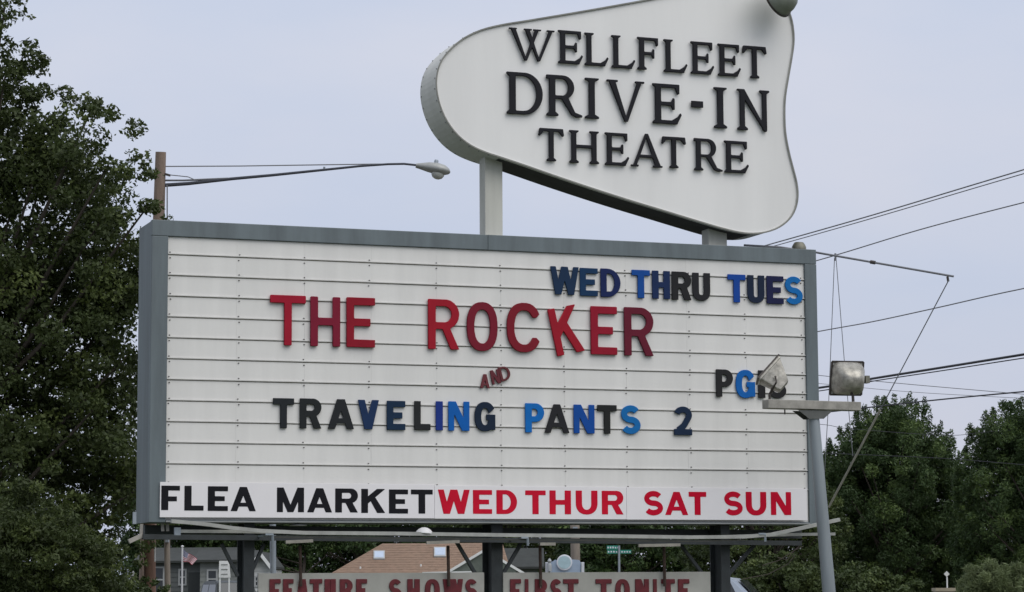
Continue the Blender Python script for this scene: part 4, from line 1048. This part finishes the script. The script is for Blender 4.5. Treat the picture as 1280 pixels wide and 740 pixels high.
def house(name, px0, px1, d, dp, zw, zr, label, wallm, roofm, ridge='x', board=.2, eave=.35, trim=trim_w, group=None):
    """simple gabled house; front between two pixel columns at distance d; ridge 'x' runs across the view, 'y' runs away"""
    a = g2(px0, d); b = g2(px1, d); dx = (b-a).normalized(); L = (b-a).length; dy = Vector((-dx.y, dx.x, 0))
    if dy.dot(AY) < 0: dy = -dy
    t = empty(name, (a+b)/2, label, 'house', group)
    P = lambda x, y, z: a+dx*x+dy*y+Vector((0, 0, z))
    m_ = MB()
    if ridge == 'x': m_.prism([P(0, 0, 0), P(0, dp, 0), P(0, dp, zw), P(0, dp/2, zr-.05), P(0, 0, zw)], dx*L)
    else: m_.prism([P(0, 0, 0), P(L, 0, 0), P(L, 0, zw), P(L/2, 0, zr-.05), P(0, 0, zw)], dy*dp)
    m_.build('wall', wallm, t)
    r = MB(); th = .09
    if ridge == 'x':
        k = (zr-zw)/(dp/2)
        for s0, s1 in ((-eave, dp/2), (dp+eave, dp/2)):
            z0 = zw-eave*k
            r.prism([P(-.3, s0, z0), P(-.3, s1, zr), P(-.3, s1, zr+th), P(-.3, s0, z0+th)], dx*(L+.6))
    else:
        k = (zr-zw)/(L/2)
        for s0, s1 in ((-eave, L/2), (L+eave, L/2)):
            z0 = zw-eave*k
            r.prism([P(s0, -.3, z0), P(s1, -.3, zr), P(s1, -.3, zr+th), P(s0, -.3, z0+th)], dy*(dp+.6))
    rf = r.build('roof', roofm, t)
    wall_boards(a, b, .3, zw, board, wallm, t)
    if ridge == 'y':
        wall_boards(a, b, zw, zr-.1, board, wallm, t, top=lambda z: ((z-zw)/(zr-zw)*L/2, L-(z-zw)/(zr-zw)*L/2))
        tr = MB()
        for s0, s1 in ((-eave, L/2), (L+eave, L/2)):
            z0 = zw-eave*k
            tr.prism([P(s0, -.36, z0-.10), P(s1, -.36, zr-.10), P(s1, -.36, zr+th+.01), P(s0, -.36, z0+th+.01)], dy*.055)
        tr.build('rake_board', trim, t)
    return t, P, dx, dy, L, rf
# grey clapboard house behind the posts
t, P, dx, dy, L, rf = house('clapboard_house', 176, 298, 104, 7, 2.75, 3.3, 'grey clapboard house behind the flag and the wooden posts', clap_grey, roof_grey)
window(t, P(.75, 0, 2.0), .5, 1.1, -dy); window(t, P(1.75, 0, 2.1), .35, .7, -dy)
m_ = MB(); m_.prism([P(2.0, -.04, .3), P(2.8, -.04, .3), P(2.8, -.04, 2.3), P(2.0, -.04, 2.3)], -dy*.03); m_.build('door', mat('door_dark', (.03, .035, .035), .6), t)
# small white gable house behind the left column
t, P, dx, dy, L, rf = house('white_cottage', 314, 338, 100, 5, 2.5, 3.0, 'small white gabled cottage just right of the left column', clap_white, roof_grey, ridge='y', eave=.08)
window(t, P(.22, 0, 1.9), .2, .45, -dy)
# second grey wing with its gable
t, P, dx, dy, L, rf = house('grey_shed', 250, 309, 101, 4, 2.75, 3.1, 'pale grey low building behind the parked car', mat('shed_grey', (.20, .21, .20), .8), roof_grey)
window(t, P(.5, 0, 2.0), .45, .8, -dy)
# brown roofed house
hd_ = 100
t = empty('brown_roof_house', g2(515, hd_), 'house with a broad brown shingle roof and two small skylights', 'house')
A = hp(404, 723, hd_); B = hp(640, 724, hd_+.0); RL = hp(478, 679.5, hd_+3.6); RR = hp(628, 682.5, hd_+3.6)
B2 = g2(404, hd_+5.2)
off = AY*7.2
ar = hp(417-7, 719, hd_); br = hp(640, 718, hd_)
m_ = MB(); zz = ar.z
p0 = Vector((ar.x, ar.y, zz)); p1 = Vector((br.x, br.y, zz)); RLz = RL.z
RR.z = RL.z
bm = m_.bm
V = [bm.verts.new(c) for c in (p0, p1, RR, RL, p0+off, p1+off)]
bm.faces.new((V[0], V[1], V[2], V[3])); bm.faces.new((V[0], V[3], V[4])); bm.faces.new((V[4], V[3], V[2], V[5])); bm.faces.new((V[1], V[5], V[2])); bm.faces.new((V[0], V[4], V[5], V[1]))
rf = m_.build('roof', roof_brown, t)
# shingle courses: overlapping rows laid on the front slope, cut to its outline
sn = (p1-p0).cross(RL-p0).normalized()
if sn.z < 0: sn = -sn
ncs = 13; bm = bmesh.new(); rr = random.Random(9)
for k in range(ncs):
    f0 = k/ncs; f1 = (k+1.15)/ncs; f1 = min(f1, 1)
    a0 = p0.lerp(RL, f0); a1 = p1.lerp(RR, f0); b0 = p0.lerp(RL, f1); b1 = p1.lerp(RR, f1)
    n = 60
    for i in range(n):
        u0 = i/n+.001; u1 = (i+1)/n-.001; h = .010+rr.uniform(0, .008)
        q = [a0.lerp(a1, u0)+sn*h, a0.lerp(a1, u1)+sn*h, b0.lerp(b1, u1)+sn*.004, b0.lerp(b1, u0)+sn*.004, a0.lerp(a1, u0), a0.lerp(a1, u1)]
        v = [bm.verts.new(c) for c in q]; bm.faces.new(v[:4]); bm.faces.new((v[0], v[4], v[5], v[1]))
mb = MB(); mb.bm.free(); mb.bm = bm; tag(mb.build('shingle', roof_brown, rf), kind='stuff')
m_ = MB(); q0 = p0+AX*.25+AY*.3; q1 = p1-AX*.1+AY*.3
m_.prism([Vector((q0.x, q0.y, 0)), Vector((q1.x, q1.y, 0)), Vector((q1.x, q1.y, zz-.01)), Vector((q0.x, q0.y, zz-.01))], AY*6.6); m_.build('wall', clap_grey, t)
wall_boards(Vector((q0.x, q0.y, 0)), Vector((q1.x, q1.y, 0)), .2, zz-.05, .2, clap_grey, t)
def on_slope(px, py):
    d = ray(px, py); tt = (p0-CAM).dot(sn)/d.dot(sn); return CAM+d*tt
def slope_rect(px0, px1, py0, py1, h, m, name, par):
    c = [on_slope(px0, py1), on_slope(px1, py1), on_slope(px1, py0), on_slope(px0, py0)]
    return MB().prism([v+sn*.01 for v in c], sn*h).build(name, m, par)
sky_g = mat('skylight_glass', (.40, .48, .60), .12, var=.1)
for (x0, x1, y0, y1) in ((467, 481, 690, 700), (542.5, 557.5, 685.5, 697)):
    s_ = slope_rect(x0, x1, y0, y1, .06, MATS['window_frame_dull'], 'skylight', rf)
    slope_rect(x0+1.3, x1-1.3, y0+1.3, y1-1.3, .07, sky_g, 'pane', s_)
for x, y in ((450.5, 711), (526, 708)):
    c = on_slope(x, y); MB().tube([c, c+Vector((0, 0, .09))], .035, 8).build('vent_pipe', trim_w, rf)
# cross gable at its right, with white rake and eaves trim
G0 = hp(563, 714.5, hd_-.5); G1 = hp(606, 688.5, hd_-.5); G2 = hp(648, 715.5, hd_-.5)
G2.z = G0.z
m_ = MB(); m_.prism([G0, G2, G1], AY*3.2); m_.build('gable_wall', house_green, t)
m_ = MB(); m_.bar(G0+Vector((-.25, 0, -.1))-AY*.05, G1+Vector((0, 0, .03))-AY*.05, .06, .10, up=(0, 0, 1)); m_.build('rake_board', trim_w, t)
m_ = MB(); m_.bar(G1+Vector((.0, 0, .03))-AY*.05, G2+Vector((.25, 0, -.1))-AY*.05, .06, .10, up=(0, 0, 1)); m_.build('rake_board', trim_w, t)
m_ = MB(); m_.bar(hp(528, 715.8, hd_-.6), hp(593, 714.6, hd_-.6), .08, .05); m_.build('eaves_trim', trim_w, t)
m_ = MB(); gb_ = [Vector((v.x, v.y, 0)) for v in (G0, G2)]
m_.prism([gb_[0]+AX*.2, gb_[1]-AX*.1, Vector(((G2-AX*.1).x, (G2-AX*.1).y, G0.z-.005)), Vector(((G0+AX*.2).x, (G0+AX*.2).y, G0.z-.005))], AY*3); m_.build('wall', house_green, t)
# sage building to the right of the middle column
t, P, dx, dy, L, rf = house('sage_building', 612, 672, 106, 4, 2.5, 3.2, 'low sage green building seen right of the middle column', house_green, roof_grey)
window(t, P(.42, 0, 2.0), .28, .34, -dy)

# ------------------------------------------------------------------ pale blue sign, street name sign, little signs
d = 60
t = empty('blue_sign', g2(705, d), 'pale blue shaped roadside sign with a round crest behind the wooden pole', 'sign')
a = hp(688, 700, d); b = hp(722, 700, d)
pts = [(688, 742), (688, 703), (692, 701), (694, 699.5), (696, 700.5), (700, 699.5), (712, 699), (724, 700), (726, 703), (726, 742)]
bl = mat('sign_pale_blue', (.34, .43, .55), .5, var=.08); blw = mat('sign_white_trim', (.6, .63, .68), .5)
MB().prism([hp(x, y, d) for x, y in pts], AY*.08).build('panel', bl, t)
MB().lathe([(.185, 0), (.19, .02), (.19, .05), (.17, .056), (0, .056)], hp(705.5, 703, d)+AY*.01, -AY, 28).build('crest', blw, t, True)
MB().lathe([(.155, .0565), (.155, .062), (0, .062)], hp(705.5, 703, d)+AY*.01, -AY, 28).build('crest_inlay', mat('crest_blue', (.36, .50, .55), .5), t, True)
for x in (683.5, 728.5):
    MB().bar(hp(x, 742, d), hp(x, 703, d), .07, .07, up=AY).build('post', blw, t)
MB().lathe([(0, .12), (.03, .1), (.05, .05), (.03, .0), (.055, -.05), (.05, -.2), (0, -.2)], hp(687, 704, d-.1), (0, 0, 1), 12).build('lantern', mat('lantern', (.3, .32, .33), .4), t, True)
d = 58
t = empty('street_name_sign', g2(774, d), 'green street name sign with two crossed blades on a thin pole', 'street sign')
MB().tube([g2(774, d), hp(773.8, 682, d)], .026, 8).build('pole', galv, t)
grn = mat('street_green', (.02, .22, .16), .4)
c = hp(773.8, 684, d)
for (x0, x1, y0, y1, dz) in ((758.5, 774, 682, 687, -.02), (759, 789, 687.5, 692, .02)):
    p = hp(x0, y1, d); q = hp(x1, y1, d); h = hp(x0, y0, d).z-p.z
    bld = MB(); bld.prism([p, Vector((q.x, q.y, p.z)), Vector((q.x, q.y, p.z+h)), Vector((p.x, p.y, p.z+h))], AY*.02)
    bo = bld.build('blade', grn, t)
    # small pale legend, unreadable at this distance
    lg = MB(); n = 9 if x1 > 780 else 5; rr = random.Random(5)
    for k in range(n):
        u0 = (k+.25)/n; u1 = (k+.8)/n
        lg.prism([p.lerp(q, u0)-AY*.004+Vector((0, 0, h*.3)), p.lerp(q, u1)-AY*.004+Vector((0, 0, h*.3)), p.lerp(q, u1)-AY*.004+Vector((0, 0, h*(.62+.15*rr.random()))), p.lerp(q, u0)-AY*.004+Vector((0, 0, h*(.62+.15*rr.random())))], -AY*.002)
    tag(lg.build('legend', MATS['sign_white_trim'], bo), kind='stuff')
# white list board with dark lines by the car
d = 92
t = empty('list_board', g2(280, d), 'white board with three grey lines of small print behind the parked car', 'sign')
MB().prism([hp(273.5, 722, d), hp(288, 722, d), hp(286.5, 701, d), hp(274, 701, d)], AY*.05).build('panel', mat('list_white', (.75, .75, .74), .6), t)
for y in (705.5, 711.5, 717.5):
    MB().prism([hp(276.5, y+.7, d-.02), hp(284.5, y+.7, d-.02), hp(284.5, y-.4, d-.02), hp(276.5, y-.4, d-.02)], AY*.01).build('print_line', mat('print_grey', (.25, .255, .25), .7), t)
for x in (275, 286.5):
    MB().bar(hp(x, 722, d+.05), g2(x, d+.05), .05, .05, up=AY).build('post', trim_w, t)
# small white pennant sign at the far left
d = 44
t = empty('white_marker', g2(166, d), 'narrow white marker with a blue emblem at the foot of the thick post', 'sign')
MB().prism([hp(162.5, 733, d), hp(168.5, 733, d), hp(168, 717, d), hp(166.5, 713.5, d), hp(164, 716, d), hp(162.8, 722, d)], AY*.03).build('panel', mat('marker_white', (.6, .62, .64), .5), t)
MB().lathe([(.03, 0), (.03, .004), (0, .004)], hp(165, 725, d-.02), -AY, 12).build('emblem', mat('emblem_blue', (.08, .14, .32), .5), t)
MB().tube([g2(165.5, d+.03), hp(165.5, 733, d+.03)], .02, 6).build('stake', trim_w, t)
# diamond marker and tan box at lower right
d = 46
t = empty('diamond_marker', g2(1183.5, d), 'tiny pale diamond marker on a thin stake by the feathery bush', 'sign')
MB().prism([hp(1183.5, 713.8, d), hp(1187, 717.5, d), hp(1183.5, 721.2, d), hp(1180, 717.5, d)], AY*.02).build('plate', trim_w, t)
MB().tube([g2(1183.8, d+.02), hp(1183.7, 721, d+.02)], .013, 6).build('stake', trim_w, t)
d = 45.5
t = empty('utility_box', g2(1182, d), 'tan utility box just below the diamond marker', 'utility box')
a = hp(1170.5, 735, d); b = hp(1193, 735, d)
MB().prism([Vector((a.x, a.y, 0)), Vector((b.x, b.y, 0)), Vector((b.x, b.y, a.z-.06)), Vector((a.x, a.y, a.z-.06))], AY*.4).build('body', mat('tan_box', (.30, .26, .19), .7), t)
MB().prism([Vector((a.x, a.y, a.z-.058))-AX*.02-AY*.02, Vector((b.x, b.y, a.z-.058))+AX*.02-AY*.02, Vector((b.x, b.y, a.z))+AX*.02-AY*.02, Vector((a.x, a.y, a.z))-AX*.02-AY*.02], AY*.44).build('lid', MATS['tan_box'], t)

# ------------------------------------------------------------------ parked cars
def car(name, loc, heading, paint, label, H=1.75, L=4.6, W=1.85):
    t = bpy.data.objects.new(name, None); COL.objects.link(t); tag(t, label, 'car', 'parked cars behind the marquee')
    t.location = loc
    h = H
    prof = [(-L/2, .45), (-L/2, .80), (-L/2+.1, .98), (L*.5-1.25, 1.08), (L/2-.12, .92), (L/2, .7), (L/2, .42), (L/2-.1, .30), (-L/2+.1, .30)]
    cab = [(-L/2+.12, .97), (-L/2+.35, h-.12), (-L/2+.6, h-.02), (-.2, h), (.45, h-.08), (1.15, 1.05)]
    def lp(name_, pts, w0, w1, m, bevel=.04, par=t):
        bm = bmesh.new()
        zs = [z for _, z in pts]; z0, z1 = min(zs), max(zs)
        A = []; B = []
        for x, z in pts:
            wv = (w0+(w1-w0)*((z-z0)/(z1-z0)))/2
            A.append(bm.verts.new((x, -wv, z))); B.append(bm.verts.new((x, wv, z)))
        bm.faces.new(A); bm.faces.new(B[::-1])
        for i in range(len(pts)): bm.faces.new((A[i], B[i], B[(i+1) % len(pts)], A[(i+1) % len(pts)]))
        bmesh.ops.recalc_face_normals(bm, faces=bm.faces)
        if bevel: bmesh.ops.bevel(bm, geom=list(bm.edges), offset=bevel, segments=2, affect='EDGES')
        me = bpy.data.meshes.new(name_); bm.to_mesh(me); bm.free(); me.materials.append(m)
        for p in me.polygons: p.use_smooth = True
        try: me.set_sharp_from_angle(angle=R_(35))
        except Exception: pass
        o = bpy.data.objects.new(name_, me); COL.objects.link(o); o.parent = par; return o
    lp('body', prof, W, W*.95, paint, .06)
    lp('cabin', cab, W*.93, W*.74, paint, .05)
    for x0, x1, x2, x3 in ((-L/2+.42, -.75, -.75, -L/2+.58), (-.66, .72, .38, -.66)):
        for s in (-1, 1):
            bm = bmesh.new(); v = []
            for (x, z) in ((x0, 1.04), (x1, 1.04), (x2, h-.15), (x3, h-.15)):
                y = s*((W*.93+(W*.74-W*.93)*((z-.97)/(h-.97)))/2+.004); v.append(bm.verts.new((x, y, z)))
            f = bm.faces.new(v); e_ = bmesh.ops.extrude_face_region(bm, geom=[f])
            for q in e_['geom']:
                if isinstance(q, bmesh.types.BMVert): q.co.y += s*.006
            me = bpy.data.meshes.new('side_window'); bmesh.ops.recalc_face_normals(bm, faces=bm.faces); bm.to_mesh(me); bm.free(); me.materials.append(win_glass)
            o = bpy.data.objects.new('side_window', me); COL.objects.link(o); o.parent = t
    bm = bmesh.new(); v = [bm.verts.new(c) for c in ((1.11, -.72, 1.1), (1.11, .72, 1.1), (.52, .60, h-.11), (.52, -.60, h-.11))]
    f = bm.faces.new(v); n_ = Vector((h-1.2, 0, .6)).normalized()
    for q in v: q.co += n_*.012
    e_ = bmesh.ops.extrude_face_region(bm, geom=[f])
    for q in e_['geom']:
        if isinstance(q, bmesh.types.BMVert): q.co += n_*.008
    bmesh.ops.recalc_face_normals(bm, faces=bm.faces)
    me = bpy.data.meshes.new('windscreen'); bm.to_mesh(me); bm.free(); me.materials.append(win_glass)
    o = bpy.data.objects.new('windscreen', me); COL.objects.link(o); o.parent = t
    for x in (-L/2+.85, L/2-.85):
        for s in (-1, 1):
            m_ = MB(); m_.lathe([(.2, -.1), (.31, -.11), (.34, -.08), (.34, .08), (.31, .11), (.2, .1)], (x, s*(W/2-.1), .34), (0, 1, 0), 20)
            bmesh.ops.recalc_face_normals(m_.bm, faces=m_.bm.faces)
            me = bpy.data.meshes.new('wheel'); m_.bm.to_mesh(me); m_.bm.free(); me.materials.append(MATS['tyre'])
            wo = bpy.data.objects.new('wheel', me); COL.objects.link(wo); wo.parent = t
            m_ = MB(); m_.lathe([(.215, -.105), (.20, -.08), (.05, -.07), (0, -.09)] if s < 0 else [(.215, .105), (.20, .08), (.05, .07), (0, .09)], (x, s*(W/2-.1), .34), (0, 1, 0), 16)
            me = bpy.data.meshes.new('rim'); m_.bm.to_mesh(me); m_.bm.free(); me.materials.append(galv)
            ro = bpy.data.objects.new('rim', me); COL.objects.link(ro); ro.parent = wo
    for s in (-1, 1):
        for nm, x, z, mm in (('headlight', L/2-.03, .74, glass), ('tail_light', -L/2+.0, .86, MATS['tail_red'])):
            m_ = MB(); m_.box((x-.04, s*.72-.14, z-.07), (x+.05, s*.72+.14, z+.07), .02)
            me = bpy.data.meshes.new(nm); m_.bm.to_mesh(me); m_.bm.free(); me.materials.append(mm)
            o = bpy.data.objects.new(nm, me); COL.objects.link(o); o.parent = t
    t.rotation_euler = (0, 0, heading)
    return t
mat('tyre', (.02, .02, .02), .8); mat('tail_red', (.3, .01, .01), .3)
paint1 = mat('paint_dark_green', (.015, .02, .02), .4, 0, var=.05, spec=.4)
paint2 = mat('paint_silver_blue', (.40, .45, .52), .3, .3, var=.05, spec=.7)
paint3 = mat('paint_pale_green', (.28, .36, .33), .3, .2, var=.05, spec=.7)
ang = math.atan2(AX.y, AX.x)
car('parked_car', g2(290, 95), ang-R_(70), paint1, 'dark parked car with a bright windscreen in front of the grey building', 1.92)
car('parked_car', g2(897, 46)+AY*.6, ang-R_(12), paint2, 'silver-blue parked car beside the right column, mostly hidden', 1.84)
car('parked_car', g2(140, 52), ang, paint3, 'pale green parked car behind the bush at the lower left', 1.86)
